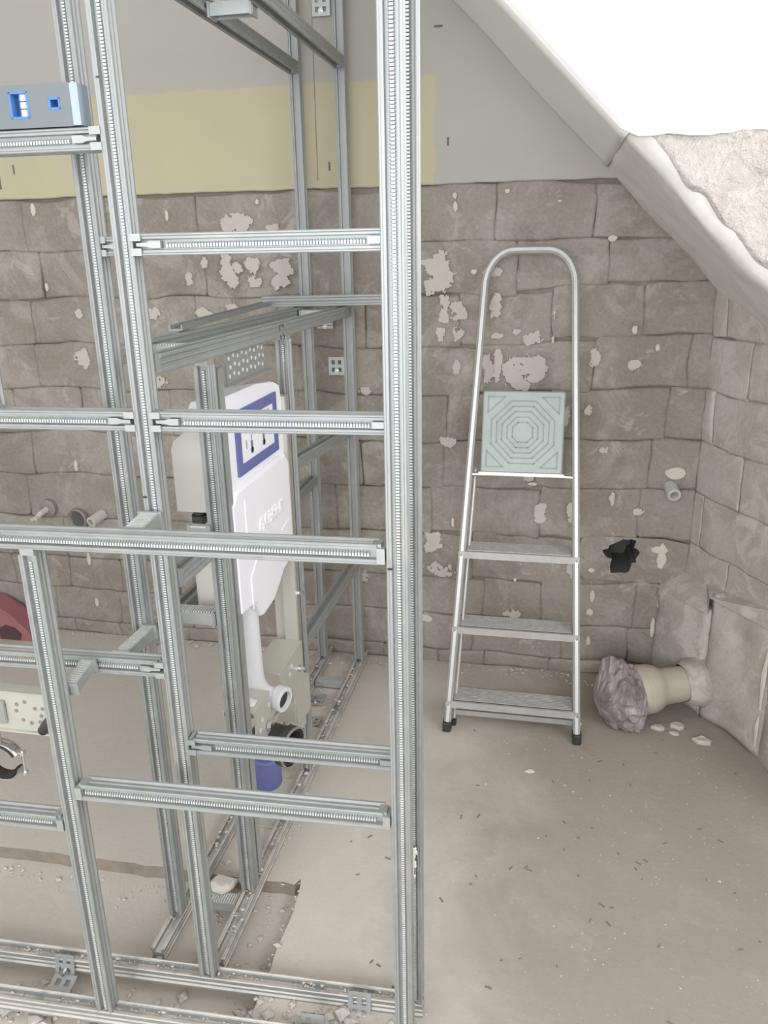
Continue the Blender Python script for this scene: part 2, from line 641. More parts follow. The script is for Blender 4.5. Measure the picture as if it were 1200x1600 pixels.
# remains of plaster and pale filler left on the blocks
PATCH = [(-0.359,1.38,0.0447,0.0616),(-0.342,1.262,0.0185,0.0397),(-0.35,1.192,0.0166,0.0202),(-0.291,1.262,0.0266,0.0277),(-0.294,1.192,0.0186,0.0242),(-0.176,1.271,0.0181,0.043),(-0.188,1.378,0.0277,0.0134),(-0.171,1.182,0.0182,0.01),(-0.058,1.176,0.0279,0.0238),(-0.107,1.196,0.012,0.0099),(-0.198,1.08,0.0185,0.0451),(-0.165,1.09,0.0123,0.053),(-0.119,1.07,0.0326,0.0409),(-0.051,1.083,0.0402,0.0405),(-0.094,1.029,0.0285,0.0186),(-0.08,1.105,0.0403,0.0122),(-1.018,1.539,0.0506,0.0293),(-0.896,1.526,0.0195,0.0117),(-1.067,1.404,0.0271,0.0405),(-1.026,1.403,0.0157,0.0162),(-1.05,1.363,0.0226,0.0245),(-0.976,1.419,0.0222,0.0301),(-0.969,1.366,0.0201,0.0264),(-0.867,1.401,0.035,0.024),(-0.88,1.361,0.0287,0.0243),(-1.201,1.364,0.0116,0.0269),(-1.145,1.421,0.0114,0.0163),(-1.066,1.276,0.0206,0.0147),(-1.161,1.255,0.0326,0.0169),(-1.35,1.256,0.0287,0.0215),(-0.371,0.474,0.0317,0.043),(-0.345,0.371,0.0456,0.022),(0.097,0.602,0.0208,0.0404),(0.059,0.928,0.0101,0.0292),(0.128,0.95,0.0139,0.0166),(0.186,0.825,0.016,0.0191),(0.256,1.094,0.0192,0.0158),(0.138,1.113,0.0156,0.0278),(-0.008,0.597,0.0191,0.0363),(-0.325,0.832,0.0259,0.0154),(-0.639,0.322,0.0335,0.0202),(-0.608,1.001,0.0221,0.0151),(-0.093,0.21,0.0314,0.0174),(0.312,0.613,0.0242,0.0133),(-1.642,1.1,0.0253,0.0317),(-1.631,1.257,0.0124,0.0153),(-1.35,1.02,0.022,0.02),(-0.497,1.109,0.0215,0.0167),(0.10,0.40,0.016,0.03),(-0.30,1.08,0.012,0.02),(-0.06,0.72,0.02,0.012),(0.22,0.66,0.01,0.022)]
SPECK = [(-0.308,1.605,0.0059,0.0091),(-0.306,1.572,0.0059,0.0147),(-0.15,1.611,0.0077,0.0054),(-0.246,1.38,0.008,0.0077),(0.007,1.251,0.0029,0.0194),(0.005,1.172,0.004,0.0099),(0.168,1.47,0.013,0.0091),(0.41,0.752,0.0312,0.0191),(0.392,0.463,0.0142,0.0453),(0.384,0.486,0.0243,0.0136),(-1.729,0.699,0.0067,0.0225),(-1.731,0.326,0.007,0.0243),(-1.722,0.14,0.0085,0.0169),(-1.75,1.602,0.0073,0.0183),(-1.262,1.571,0.005,0.0158),(-0.945,1.605,0.0054,0.0077),(-0.306,0.548,0.0045,0.0164),(0.173,0.243,0.0107,0.0121),(0.175,0.132,0.0065,0.0149),(-0.401,0.173,0.0235,0.0154),(0.17,0.399,0.0106,0.007),(0.178,0.304,0.0064,0.0239),(0.396,0.296,0.0041,0.0212),(0.385,0.2,0.0063,0.0337),(-1.741,1.349,0.005,0.013),(0.007,1.579,0.0056,0.0036),(0.251,1.202,0.0076,0.0116),(-0.04,0.698,0.0147,0.0067),(0.322,1.148,0.0057,0.0097),(-0.643,0.736,0.0046,0.0184),(-0.086,0.346,0.0066,0.0073)]


FLK = [0]


def flake(name, x, z, a, b, mat, res=.0034, amp=.85):
    FLK[0] += 1
    s_ = FLK[0] * 7.31
    lift_ = .0075 + .00035 * (FLK[0] % 9)
    R_ = 1.5
    na, nb = max(3, int(a * R_ * 2 / res)), max(3, int(b * R_ * 2 / res))
    inside = set()
    for j in range(nb):
        for i in range(na):
            u = ((i + .5) / na * 2 - 1) * R_
            w = ((j + .5) / nb * 2 - 1) * R_
            px, pz = x + u * a, z + w * b
            F = 1 - u * u - w * w + amp * (nz(px * 28 + s_, pz * 28, 0) * 1.5 + nz(px * 75, pz * 75, s_) * .9 + nz(px * 170, pz * 170, 2) * .4)
            if F > 0: inside.add((i, j))
    if len(inside) < 2: return
    idx, v, f = {}, [], []
    def vid(i, j, k):
        key = (i, j, k)
        if key not in idx:
            px = x + (i / na * 2 - 1) * R_ * a
            pz = z + (j / nb * 2 - 1) * R_ * b
            jx = .35 * res * nz(px * 300, pz * 300, 1); jz = .35 * res * nz(px * 300, pz * 300, 5)
            idx[key] = len(v)
            v.append((px + jx, BW - (lift_ if k == 0 else -.006), pz + jz))
        return idx[key]
    for (i, j) in inside:
        f.append((vid(i, j, 0), vid(i + 1, j, 0), vid(i + 1, j + 1, 0), vid(i, j + 1, 0)))
        for (di, dj, p, q) in ((-1, 0, (i, j), (i, j + 1)), (1, 0, (i + 1, j), (i + 1, j + 1)), (0, -1, (i, j), (i + 1, j)), (0, 1, (i, j + 1), (i + 1, j + 1))):
            if (i + di, j + dj) not in inside:
                f.append((vid(*p, 0), vid(*q, 0), vid(*q, 1), vid(*p, 1)))
    mm = MB()
    mm.add(v, f)
    return mm.build(name, mat, wall_back)


for p_ in PATCH:
    flake('plaster_patch', *p_, M_PATCH)
for p_ in SPECK:
    flake('filler_spot', *p_, M_CREAM, .0024, .35)

# thin plumb line marked on the plaster between the far studs
m = MB()
m.tube([(-.735, BW - .0105, 2.68), (-.737, BW - .0105, 2.1), (-.739, BW - .0105, 1.66)], .0007, 5)
m.build('pencil_line', M_SCR, wall_back)
m = MB()
for (x, z_, dx, dz) in ((-.36, 2.06, .012, .003), (-.33, 1.755, .002, .012), (-.70, 1.70, .002, .012), (-1.86, 1.70, .004, .03), (-1.80, 1.73, .002, .014)):
    m.box((x, BW - .0095, z_), (max(dx, .003) * 2, .0012, max(dz, .003) * 2))
m.build('scratch_mark', M_SCR, wall_back, kind='stuff')

# --- splayed wall on the right, with a projecting rough plinth at its foot
RP0, RP1 = Vector((.475, BW, 0)), Vector((.655, 2.19, 0))
US = (RP1 - RP0).normalized()
NS = Vector((US.y, -US.x, 0))
if NS.x > 0: NS = -NS
LS_ = (RP1 - RP0).length
m = MB()
bk = -.016
A = RP0 + NS * bk; B = RP1 + NS * bk
m.add([A, B, B + Z * 2.7, A + Z * 2.7], [(0, 1, 2, 3)])
C_ = Vector((.655 + .016, 2.19, 0)); D_ = Vector((.70, 1.885, 0))
m.add([C_, D_, D_ + Z * 2.7, C_ + Z * 2.7], [(0, 1, 2, 3)])
wall_right = m.build('wall_right', M_JOINT, kind='structure')
r = random.Random(4)
for k in range(3, len(ROWS) - 1):
    u = -.0 if k % 2 else -.0
    splits = [0, r.uniform(.05, .09) if k % 2 == 0 else r.uniform(.2, .26), LS_]
    for a, b in zip(splits[:-1], splits[1:]):
        sd += 1
        if ROWS[k] > 1.80 - .45: continue
        masonry_block(wall_right, RP0, US, NS, a, b, ROWS[k] + .03, ROWS[k + 1] + .03, sd)
UR = (Vector((.70, 1.885, 0)) - Vector((.655, 2.19, 0))).normalized()
NR = Vector((UR.y, -UR.x, 0))
if NR.x > 0: NR = -NR
for k in range(0, len(ROWS) - 1):
    sd += 1
    if ROWS[k] > 1.80 - .62: continue
    if k == 1: continue
    masonry_block(wall_right, Vector((.655, 2.19, 0)), UR, NR, 0, .31, ROWS[k] if k else 0, ROWS[k + 1] if k else ROWS[2], sd)


def rough_grid(name, mat, parent, O, U, V, N, nu, nv, lu, lv, amp, sc, edge=.0, seed=0, smooth=True, back=.03, **kw):
    vv, ff = [], []
    for j in range(nv + 1):
        for i in range(nu + 1):
            s, t = i / nu, j / nv
            p = O + U * (lu * s) + V * (lv * t)
            h = amp * (nz(p.x * sc + seed, p.y * sc, p.z * sc) + .5 * nz(p.x * sc * 2.7, p.y * sc * 2.7 + seed, p.z * sc * 2.7))
            e = min(min(s, 1 - s) * lu, min(t, 1 - t) * lv)
            h -= edge * max(0, 1 - e / .02)
            vv.append(p + N * h)
    n = nu + 1
    for j in range(nv):
        for i in range(nu):
            ff.append((j * n + i, j * n + i + 1, (j + 1) * n + i + 1, (j + 1) * n + i))
    loop = [i for i in range(n)] + [j * n + nu for j in range(1, nv + 1)] + [nv * n + i for i in range(nu - 1, -1, -1)] + [j * n for j in range(nv - 1, 0, -1)]
    k0 = len(vv)
    for li in loop:
        vv.append(Vector(vv[li]) - N * back)
    for q in range(len(loop)):
        q2 = (q + 1) % len(loop)
        ff.append((loop[q], k0 + q, k0 + q2, loop[q2]))
    mm = MB()
    mm.add(vv, ff)
    return mm.build(name, mat, parent, smooth=smooth, **kw)


# plinth: two rough stones in front of the splay
PO = Vector((.385, BW, 0))
PE = Vector((.640, 2.175, 0))
UP_ = (PE - PO).normalized()
NP = Vector((UP_.y, -UP_.x, 0))
if NP.x > 0: NP = -NP
PL = (PE - PO).length
rough_grid('plinth_stone', M_STONE2, wall_right, PO, UP_, Z, NP, 14, 14, PL * .50, .365, .022, 5, .012, 2, back=.12)
rough_grid('plinth_stone', M_STONE2, wall_right, PO + UP_ * (PL * .505) - NP * .004, UP_, Z, NP, 14, 16, PL * .495, .43, .024, 5, .012, 4, back=.12)
m = MB()
m.add([PO + Z * .352, PO + UP_ * PL * .5 + Z * .36, PO + UP_ * PL * .5 + Z * .415, PE + Z * .42, RP1 + Z * .47, RP0 + UP_ * .1 + Z * .42, RP0 + Z * .41], [(0, 1, 5, 6), (1, 2, 5), (2, 3, 4, 5)])
m.build('mortar_fillet', M_STONE2, wall_right)
m = MB()
for t0, t1, th in ((.05, .15, .006), (.17, .36, .008)):
    m.tube([PE + NP * .004 + Z * t0, PE + NP * .006 + Z * (t0 + t1) / 2 + Z * .02, PE + NP * .004 + Z * t1], [.003, th, .002], 6)
separate(m.build('filler_seam', M_CREAM, wall_right))

# --- stair soffit (sloping underside) and the stringer wall facing the room
SY = 1.88
SN = Vector((-1, 0, -1)).normalized()       # soffit faces down-left
SU = Vector((1, 0, -1)).normalized()        # down the slope
wall_stair = empty('wall_stair', (0, 0, 0), kind='structure')


def son(x): return 1.80 - x


# smooth white part of the soffit (upper left)
rough_grid('soffit_plaster', M_WHITE, wall_stair, Vector((-.90, SY, son(-.90))), SU, Vector((0, 1, 0)), SN, 60, 8, 1.034 * math.sqrt(2), BW + .02 - SY, .004, 3, 0.0, 5, back=.03)
# bare grey render below it
rough_grid('soffit_render', plain('grey_render', (.76, .735, .69), .95, 0, .12, 14, .3), wall_stair, Vector((.135, SY + .012, son(.135))), SU, Vector((0, 1, 0)), SN, 40, 16, .62 * math.sqrt(2), BW + .02 - SY, .009, 6, 0.004, 8, back=.04)
# stringer wall: white plaster above 1.665, bare masonry below
m = MB()
n = 60
pts_lo = []
xs2 = [-.90 + i * .017 for i in range(62)]
for x in xs2:
    pts_lo.append((x, max(son(x) + .004 * nz(x * 9, 1, 1), 1.672)))
x = xs2[-1]
while x < 1.52:
    x += .02
    pts_lo.append((x, 1.663 + .006 * nz(x * 12, 8, 0) + .004 * nz(x * 40, 8, 0)))
v, f = [], []
for (x, z_) in pts_lo:
    v += [(x, SY - .010, 2.7), (x, SY - .010, z_ + .012), (x, SY - .004, z_), (x, SY + .03, z_ + .002)]
for i in range(len(pts_lo) - 1):
    for q in range(3):
        f.append((i * 4 + q, i * 4 + q + 1, i * 4 + 5 + q, i * 4 + 4 + q))
m.add(v, f)
m.build('stringer_plaster', M_WHITE, wall_stair)
# bare masonry, its lower edge broken along the slope
nu, nv = 90, 46
v, f = [], []
for j in range(nv + 1):
    for i in range(nu + 1):
        x = .118 + (1.5 - .118) * (i / nu) ** 1.25
        zl = max(son(x) + .022 * max(0, min(1, (x - .14) / .06)) + .020 * nz(x * 9, 3, 3) + .012 * nz(x * 25, 3, 3) * min(1, max(0, (x - .13) / .05)), 1.0)
        z_ = zl + (1.672 - zl) * (j / nv)
        if zl > 1.672: z_ = 1.672 + (zl - 1.672) * (1 - j / nv) * .0
        h = .012 * nz(x * 8, 2, z_ * 8) + .008 * nz(x * 22, 5, z_ * 22) + .004 * nz(x * 55, 5, z_ * 55)
        d = (z_ - zl) + (x - .118) * .0
        y = SY + .004 - h + .05 * max(0, 1 - (z_ - zl) / .03) ** 2
        v.append((x, y, z_))
n = nu + 1
for j in range(nv):
    for i in range(nu):
        f.append((j * n + i, j * n + i + 1, (j + 1) * n + i + 1, (j + 1) * n + i))
m = MB()
m.add(v, f)
m.build('stringer_masonry', M_RUBBLEW, wall_stair, smooth=True)
# solid body of the stair behind those skins (keeps daylight out)
m = MB()
sec = [(-.88, son(-.88) + .05), (1.30, 0.55), (1.5, .55), (1.5, 2.7), (-.88, 2.7)]
m.frames([[Vector((x, SY + .06, z_)) for x, z_ in sec], [Vector((x, BW + .30, z_)) for x, z_ in sec]])
m.build('stair_core', M_ROOM, wall_stair)

# --- floor: screed with a shallow chased-out bay on the left
TR_X, TR_Y, TR_D = -.528, 1.475, .036
m = MB()
edge_r = []
y = -1.8
while y < TR_Y - .001:
    edge_r.append((TR_X + .012 * nz(y * 7, 3, 0) + .006 * nz(y * 25, 3, 0) + .012 * (1.3 - y) * .1, y))
    y += .03
corner = (TR_X - .01, TR_Y + .01)
edge_b = []
x = TR_X - .02
while x > -3.0:
    edge_b.append((x, TR_Y - .012 + .008 * nz(x * 6, 9, 0) + .005 * nz(x * 25, 9, 0) - .02 * max(0, -x - .8)))
    x -= .03
edge_b.append((-3.0, 1.43))
path = edge_r + [corner] + edge_b
top = [Vector((x, y, 0)) for x, y in path]
low = [Vector((x + (.006 if k < len(edge_r) else 0) * 0, y, -TR_D)) for k, (x, y) in enumerate(path)]
# main floor as two strips
v, f = [], []
for (x, y) in edge_r + [corner]:
    v += [(x, y, 0), (1.5, y, 0)]
k = len(edge_r) + 1
for i in range(k - 1):
    f.append((2 * i, 2 * i + 1, 2 * i + 3, 2 * i + 2))
b0 = len(v)
bb = [corner] + edge_b
for (x, y) in bb:
    v += [(x, y, 0), (x, 2.9, 0)]
for i in range(len(bb) - 1):
    f.append((b0 + 2 * i, b0 + 2 * i + 1, b0 + 2 * i + 3, b0 + 2 * i + 2))
c0 = len(v)
v += [(corner[0], corner[1], 0), (1.5, corner[1], 0), (1.5, 2.9, 0), (corner[0], 2.9, 0)]
f.append((c0, c0 + 1, c0 + 2, c0 + 3))
m.add(v, f)
m.add([(-3.0, -1.8, -TR_D), (TR_X + .08, -1.8, -TR_D), (TR_X + .08, TR_Y + .06, -TR_D), (-3.0, TR_Y + .06, -TR_D)], [(0, 1, 2, 3)])
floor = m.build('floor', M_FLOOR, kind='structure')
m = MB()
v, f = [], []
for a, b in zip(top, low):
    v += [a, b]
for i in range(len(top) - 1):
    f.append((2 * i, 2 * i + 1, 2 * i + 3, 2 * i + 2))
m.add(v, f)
m.build('screed_edge', plain('shaded_screed_edge', (.33, .28, .23), .95, 0, .2, 30, .5), floor, label='broken screed edge, its brown darkened for shade')  # shade on the edge faces is put into this dark brown
for p in floor.data.polygons:
    p.use_smooth = False

# --- rest of the room, out of view: left, right and rear walls with windows (rear and left ones added for fill light), ceiling
def wall_with_opening(name, axis, at, lo, hi, op, thick):
    mm = MB()
    (a0, a1), (z0_, z1_) = op
    def bx(u0, u1, w0, w1):
        if axis == 'x':
            mm.b2((at, u0, w0), (at + thick, u1, w1))
        else:
            mm.b2((u0, at, w0), (u1, at + thick, w1))
    bx(lo, a0, 0, 2.7); bx(a1, hi, 0, 2.7); bx(a0, a1, 0, z0_); bx(a0, a1, z1_, 2.7)
    return mm.build(name, M_ROOM, kind='structure')


wall_with_opening('wall_right_room', 'x', 1.5, -1.8, 1.88, ((.1, 1.30), (1.44, 2.4)), .2)
wall_with_opening('wall_front', 'y', -2.0, -3.0, 1.7, ((-1.6, .8), (.85, 2.35)), .2)
wall_with_opening('wall_left', 'x', -3.2, -2.0, 2.85, ((-.2, 1.3), (.7, 2.2)), .2)
m = MB(); m.b2((-3.2, -2.0, 2.7), (1.7, 2.9, 2.8)); m.build('ceiling', M_WHITE, kind='structure')
for i, (axis, at, (a0, a1), (z0_, z1_)) in enumerate((('x', 1.60, (.1, 1.30), (1.44, 2.4)), ('y', -1.8, (-1.6, .8), (.85, 2.35)), ('x', -3.24, (-.2, 1.3), (.7, 2.2)))):
    mm = MB()
    t = .05
    for (u0, u1, w0, w1) in ((a0, a0 + t, z0_, z1_), (a1 - t, a1, z0_, z1_), (a0, a1, z0_, z0_ + t), (a0, a1, z1_ - t, z1_), ((a0 + a1) / 2 - .03, (a0 + a1) / 2 + .03, z0_, z1_)):
        if axis == 'x': mm.b2((at + .04, u0, w0), (at + .10, u1, w1))
        else: mm.b2((u0, at - .10, w0), (u1, at - .04, w1))
    mm.build('window_%d' % (i + 1), M_FRAMEW, kind='structure')  # second and third frame the added fill lights

# ------------------------------------------------------------------ galvanised profile system
PW = .032
H = PW / 2


def section():
    side = [(H - .0014, H), (.0128, H), (.0114, H - .0018), (.0080, H - .0018), (.0072, H - .0110),
            (-.0072, H - .0110), (-.0080, H - .0018), (-.0114, H - .0018), (-.0128, H), (-H + .0014, H)]
    left = [(-H, H - .0014), (-H, .0105), (-H + .0032, .0075), (-H + .0032, .0025), (-H + .0012, .0), (-H + .0032, -.0025), (-H + .0032, -.0075), (-H, -.0105), (-H, -H + .0014)]
    bot = [(-a, -b) for a, b in side]
    right = [(-a, -b) for a, b in left]
    return side + left + bot + right


SEC = section()


def basis(p0, p1, face):
    t = (p1 - p0).normalized()
    b = Vector(face)
    b = (b - t * b.dot(t)).normalized()
    a = b.cross(t)
    return t, a, b


def profile(name, parent, p0, p1, face, teeth=True, ends='', group=None, label=None, tooth_side=1):
    """one steel profile from p0 to p1; face = direction its slot looks; ends: '0'/'1' tongue connectors, 'b' block at 1, 'a' block at 0"""
    p0, p1 = Vector(p0), Vector(p1)
    t, a, b = basis(p0, p1, face)
    L = (p1 - p0).length
    mm = MB()
    mm.frames([[p + a * x + b * y for x, y in SEC] for p in (p0, p1)])
    o = mm.build(name, M_CHAN if name == 'floor_channel' else M_STEEL, parent, label=label, group=group)
    if teeth:
        mt = MB()
        pitch = .0046
        n = int((L - .012) / pitch)
        fs = [(0, 1, 3, 2), (4, 6, 7, 5), (0, 4, 5, 1), (2, 3, 7, 6), (1, 5, 7, 3)]
        s0 = .04 if '0' in ends else .004
        s1 = .04 if '1' in ends else .004
        for k in range(n):
            d = .006 + k * pitch
            if d < s0 or d > L - s1: continue
            c = p0 + t * d
            vv = []
            for w in (-.0013, .0013):
                for (x, y) in ((-.0050, H - .0108), (-.0044, H - .0042), (.0034, H - .0108), (.0004, H - .0042)):
                    vv.append(c + t * w + a * x * tooth_side + b * y)
            mt.add(vv, [(0, 1, 3, 2), (4, 6, 7, 5), (1, 5, 7, 3), (0, 4, 5, 1), (2, 3, 7, 6)])
        mt.build('toothed_slot', M_TOOTH, o, kind='stuff')
    for e in ends:
        if e in '01':
            q, s = (p0, t) if e == '0' else (p1, -t)
            mc = MB()
            R3 = Matrix((t, a, b)).transposed()
            for sg in (-1, 1):
                mc.box(q - s * .004 + a * sg * .0105 + b * (H + .0015), (.017, .0105, .004), R3)
                mc.box(q - s * .006 + a * sg * .0105 + b * (.002), (.006, .0105, .030), R3)
            # tongue lying in the slot
            pts = [(-.004, -.0024), (.012, -.0030), (.018, -.0052), (.034, -.0052), (.034, .0052), (.018, .0052), (.012, .0030), (-.004, .0024)]
            mc.poly([q + s * x + a * y + b * (H - .0075) for x, y in pts], .0078, b)
            mc.build('end_connector', M_CONN, o)
        elif e in 'ab':
            q, s = (p0, t) if e == 'a' else (p1, -t)
            mc = MB()
            R3 = Matrix((t, a, b)).transposed()
            mc.box(q - s * .006 + b * .002 - a * .002, (.012, .024, .030), R3)
            mc.box(q + s * .001 + a * .012, (.014, .006, .020), R3)
            mc.build('end_connector', M_CONN, o)
    return o


def spacer(parent, p0, p1, w=.030, h=.022, up=(0, 0, 1), name='spacer_bracket'):
    """short serrated U bracket joining two layers"""
    p0, p1 = Vector(p0), Vector(p1)
    t, a, b = basis(p0, p1, up)
    L = (p1 - p0).length
    mm = MB()
    R3 = Matrix((t, a, b)).transposed()
    c = (p0 + p1) / 2
    mm.box(c + b * (h / 2 - .001), (L, w, .002), R3)
    for sg in (-1, 1):
        mm.box(c + a * sg * (w / 2 - .001) - b * .001, (L, .002, h - .002), R3)
    o = mm.build(name, M_ZINCBRK, parent)
    mm = MB()
    n = max(6, int(L / .0055))
    for k in range(n):
        q = p0 + t * (L * (k + .5) / n) + b * (h / 2 + .001)
        mm.box(q, (.0024, w * .82, .0030), R3)
    mm.build('serrated_ridge', M_TOOTH, o, kind='stuff')
    mm = MB()
    for q in (p0 + t * .004, p1 - t * .004):
        mm.box(q, (.005, w + .008, h + .006), R3)
    mm.build('clamp_lug', M_CONN, o)
    return o


def bracket(parent, c, u, v, w, h, name='fixing_bracket', bolt=True):
    """perforated plate: rails and crossbars leave four square holes"""
    c, u, v = Vector(c), Vector(u).normalized(), Vector(v).normalized()
    N = u.cross(v)
    R3 = Matrix((u, v, N)).transposed()
    mm = MB()
    th = .003
    bw = w * .2
    for s in (-1, 0, 1):
        mm.box(c + u * s * (w / 2 - bw / 2), (bw, h, th), R3)
    for s in (-1, 0, 1):
        mm.box(c + v * s * (h / 2 - bw / 2), (w, bw, th * 1.02), R3)
    o = mm.build(name, M_ZINCBRK, parent)
    if bolt:
        mm = MB()
        mm.lathe(c - v * h * .28 + N * .001, N, [(0, .008), (.002, .008), (.002, .005), (.010, .005), (.010, .001)], 8)
        mm.build('bolt', M_CHROME, o)
    return o


# ------------------------------------------------------------------ crossing partition (two layers, turned 2.1 degrees)
RZ = math.radians(2.1)
part = empty('partition_frame', (-.207, 1.067, 0), RZ,
             label='double-layer galvanised steel partition frame nearest the viewer, with tall twin studs at its end', cat='metal frame')
FN = (0, -1, 0)
VN, VR = .016, .122


def np_(u, z): return (u, VN, z)
def rp_(u, z): return (u, VR, z)


# near layer
profile('stud', part, np_(0, .034), np_(0, 2.66), FN)
profile('stud', part, np_(-.598, .030), np_(-.598, .998), FN, ends='b')
profile('floor_channel', part, np_(-2.0, .012), np_(.016, .016), (0, 0, 1), teeth=False)
profile('rail', part, np_(-2.0, 1.022), np_(-.030, 1.024), FN, ends='b')
profile('rail', part, np_(-.570, .549), np_(-.030, .551), FN, ends='ab')
profile('rail', part, np_(-2.0, .474), np_(-.628, .476), FN, ends='b')
# rear layer
profile('stud', part, rp_(.005, .034), rp_(.005, 2.66), FN)
profile('stud', part, rp_(-.426, .030), rp_(-.426, 2.66), FN)
profile('floor_channel', part, rp_(-2.0, .004), rp_(.021, .016), (0, 0, 1), teeth=False)
profile('rail', part, rp_(-.400, 1.464), rp_(-.018, 1.464), FN, ends='01')
profile('rail', part, rp_(-.400, 1.195), rp_(-.018, 1.195), FN, ends='01')
profile('rail', part, rp_(-.400, .588), rp_(-.018, .588), FN, ends='01')
profile('rail', part, rp_(-2.0, 1.193), rp_(-.452, 1.195), FN, ends='1')
profile('rail', part, rp_(-2.0, .742), rp_(-.452, .744), FN, ends='1')
profile('rail', part, rp_(-2.0, 1.609), rp_(-.452, 1.611), FN, ends='1')
profile('stud', part, rp_(-.700, 1.215), rp_(-.700, 1.56), FN, ends='a')
# spacers between the layers
spacer(part, (-.430, .032, 1.024), (-.430, .106, 1.030), .034, .024)
spacer(part, (-.583, .034, .735), (-.583, .106, .748), .024, .020)
# floor fixings
bracket(part, (-.105, VR - .020, .012), (1, 0, 0), (0, .25, 1), .046, .066)
bracket(part, (-.185, VN + .026, .020), (1, 0, 0), (0, .15, 1), .046, .056)
bracket(part, (-.74, VN + .052, -.010), (1, 0, 0), (0, 1, .2), .052, .060, bolt=False)
bracket(part, (-.745, VR - .018, .015), (1, 0, 0), (0, .2, 1), .044, .050)
# felt-pen ticks and a smear of caulk
m = MB()
m.box((-.640, -.0005, 1.034), (.003, .001, .009)); m.build('pen_tick', M_INK, part)
m = MB(); m.box((-.010, -.0005, 1.003), (.008, .001, .003)); m.build('pen_tick', M_INK, part)
m = MB(); m.box((-.438, VR - H - .0004, 1.068), (.006, .001, .003)); m.build('pen_tick', M_INK, part)
m = MB(); m.box((-.434, VR - H - .0004, 1.69), (.005, .001, .002)); m.build('pen_tick', M_INK, part)
m = MB()
for k in range(9):
    m.bbox((.006 + .0025 * math.sin(k * 1.7), VR - H - .003, .412 - k * .0075), (.012 - k * .0009, .006, .009), .002)
m.build('caulk_smear', M_CAULK, part)
for k in range(1): pass

# ------------------------------------------------------------------ side wall frame (two layers running to the back wall)
XR, XL = -.634, -.771
side = empty('side_wall_frame', (0, 0, 0), 0,
             label='double-layer galvanised frame around the toilet cistern, running back to the stone wall', cat='metal frame')
# right-hand layer
profile('floor_channel', side, (XR, 1.205, .016), (XR, 2.600, .016), (0, 0, 1), teeth=False)
profile('stud', side, (XR, 1.403, .034), (XR, 1.403, 1.252), FN, ends='b')
profile('stud', side, (XR, 1.868, .034), (XR, 1.868, 1.250), FN, ends='b')
profile('stud', side, (XR, 2.522, .034), (XR, 2.522, 2.66), FN, teeth=False)
profile('rail', side, (XR, 1.205, 1.281), (XR, 2.504, 1.271), (0, 0, 1), teeth=False, ends='a')
profile('rail', side, (XR, 1.890, .935), (XR, 2.504, .890), (0, 0, 1), teeth=False)
profile('rail', side, (XR, 1.890, .428), (XR, 2.504, .418), (0, 0, 1), teeth=False)
profile('rail', side, (XR, 1.205, .905), (XR, 1.385, .905), (0, 0, 1), teeth=False, ends='a')
profile('rail', side, (XR, 1.150, 1.965), (XR, 2.504, 1.965), (0, 0, 1), teeth=False, ends='b')
# left-hand layer
profile('floor_channel', side, (XL, 1.205, .016), (XL, 2.600, .016), (0, 0, 1), teeth=False)
profile('stud', side, (XL, 1.310, .034), (XL, 1.310, 2.66), FN)
profile('stud', side, (XL, 2.522, .034), (XL, 2.522, 2.66), FN, teeth=False)
profile('rail', side, (XL, 1.332, 1.278), (XL, 2.504, 1.271), (0, 0, 1), teeth=False, ends='a')
profile('rail', side, (XL, 1.332, .708), (XL, 2.504, .712), (0, 0, 1), teeth=False, ends='a')
profile('rail', side, (XL, 1.250, 1.958), (XL, 2.504, 1.958), (0, 0, 1), teeth=False, ends='b')
# ties between the layers
profile('tie_rail', side, (XL + .020, 1.318, 1.464), (-.662, 1.318, 1.464), FN, ends='0')
spacer(side, (XL + .017, 1.403, .733), (XR - .017, 1.403, .733), .034, .026)
spacer(side, (XR - .03, 1.374, .928), (XR - .03, 1.390, .928), .040, .02)
spacer(side, (XL + .017, 1.86, 1.945), (XR - .017, 1.86, 1.945), .034, .024)
spacer(side, (XL + .024, 1.178, .748), (XL + .024, 1.292, .748), .026, .022)
spacer(side, (XL + .017, 1.46, 1.272), (XR - .017, 1.46, 1.272), .034, .020)
spacer(side, (XL + .017, 2.40, 1.268), (XR - .017, 2.40, 1.268), .034, .020)
spacer(side, (XL + .017, 2.37, .016), (XR - .017, 2.37, .016), .034, .020)
spacer(side, (XL + .017, 1.37, .016), (XR - .017, 1.37, .016), .034, .020)
# fixings to the back wall and floor
for (x, z_) in ((-.697, 1.085), (-.752 + .02, 1.222), (-.705, 2.135)):
    bracket(side, (x, 2.590, z_), (1, 0, 0), (0, 0, 1), .055, .060 if z_ > 1.9 or z_ < 1.1 else .03)
bracket(side, (-.720, 2.26, .012), (1, 0, .1), (0, 1, 0), .05, .06)
bracket(side, (-.700, 2.14, .006), (1, 0, .05), (0, 1, 0), .05, .05, bolt=False)
# pen marks on the top rail
m = MB()
for (y, z_, dy, dz) in ((1.800, 1.282, .002, .014), (1.803, 1.262, .002, .010), (1.808, 1.257, .008, .002), (1.822, 1.267, .002, .006), (1.827, 1.263, .008, .002), (1.831, 1.259, .002, .006), (1.826, 1.255, .008, .002), (1.812, 1.288, .010, .002), (1.824, 1.285, .002, .009)):
    m.box((XR + H + .0004, y, z_), (.001, dy, dz))
m.build('pen_writing', M_INK, side, kind='stuff')

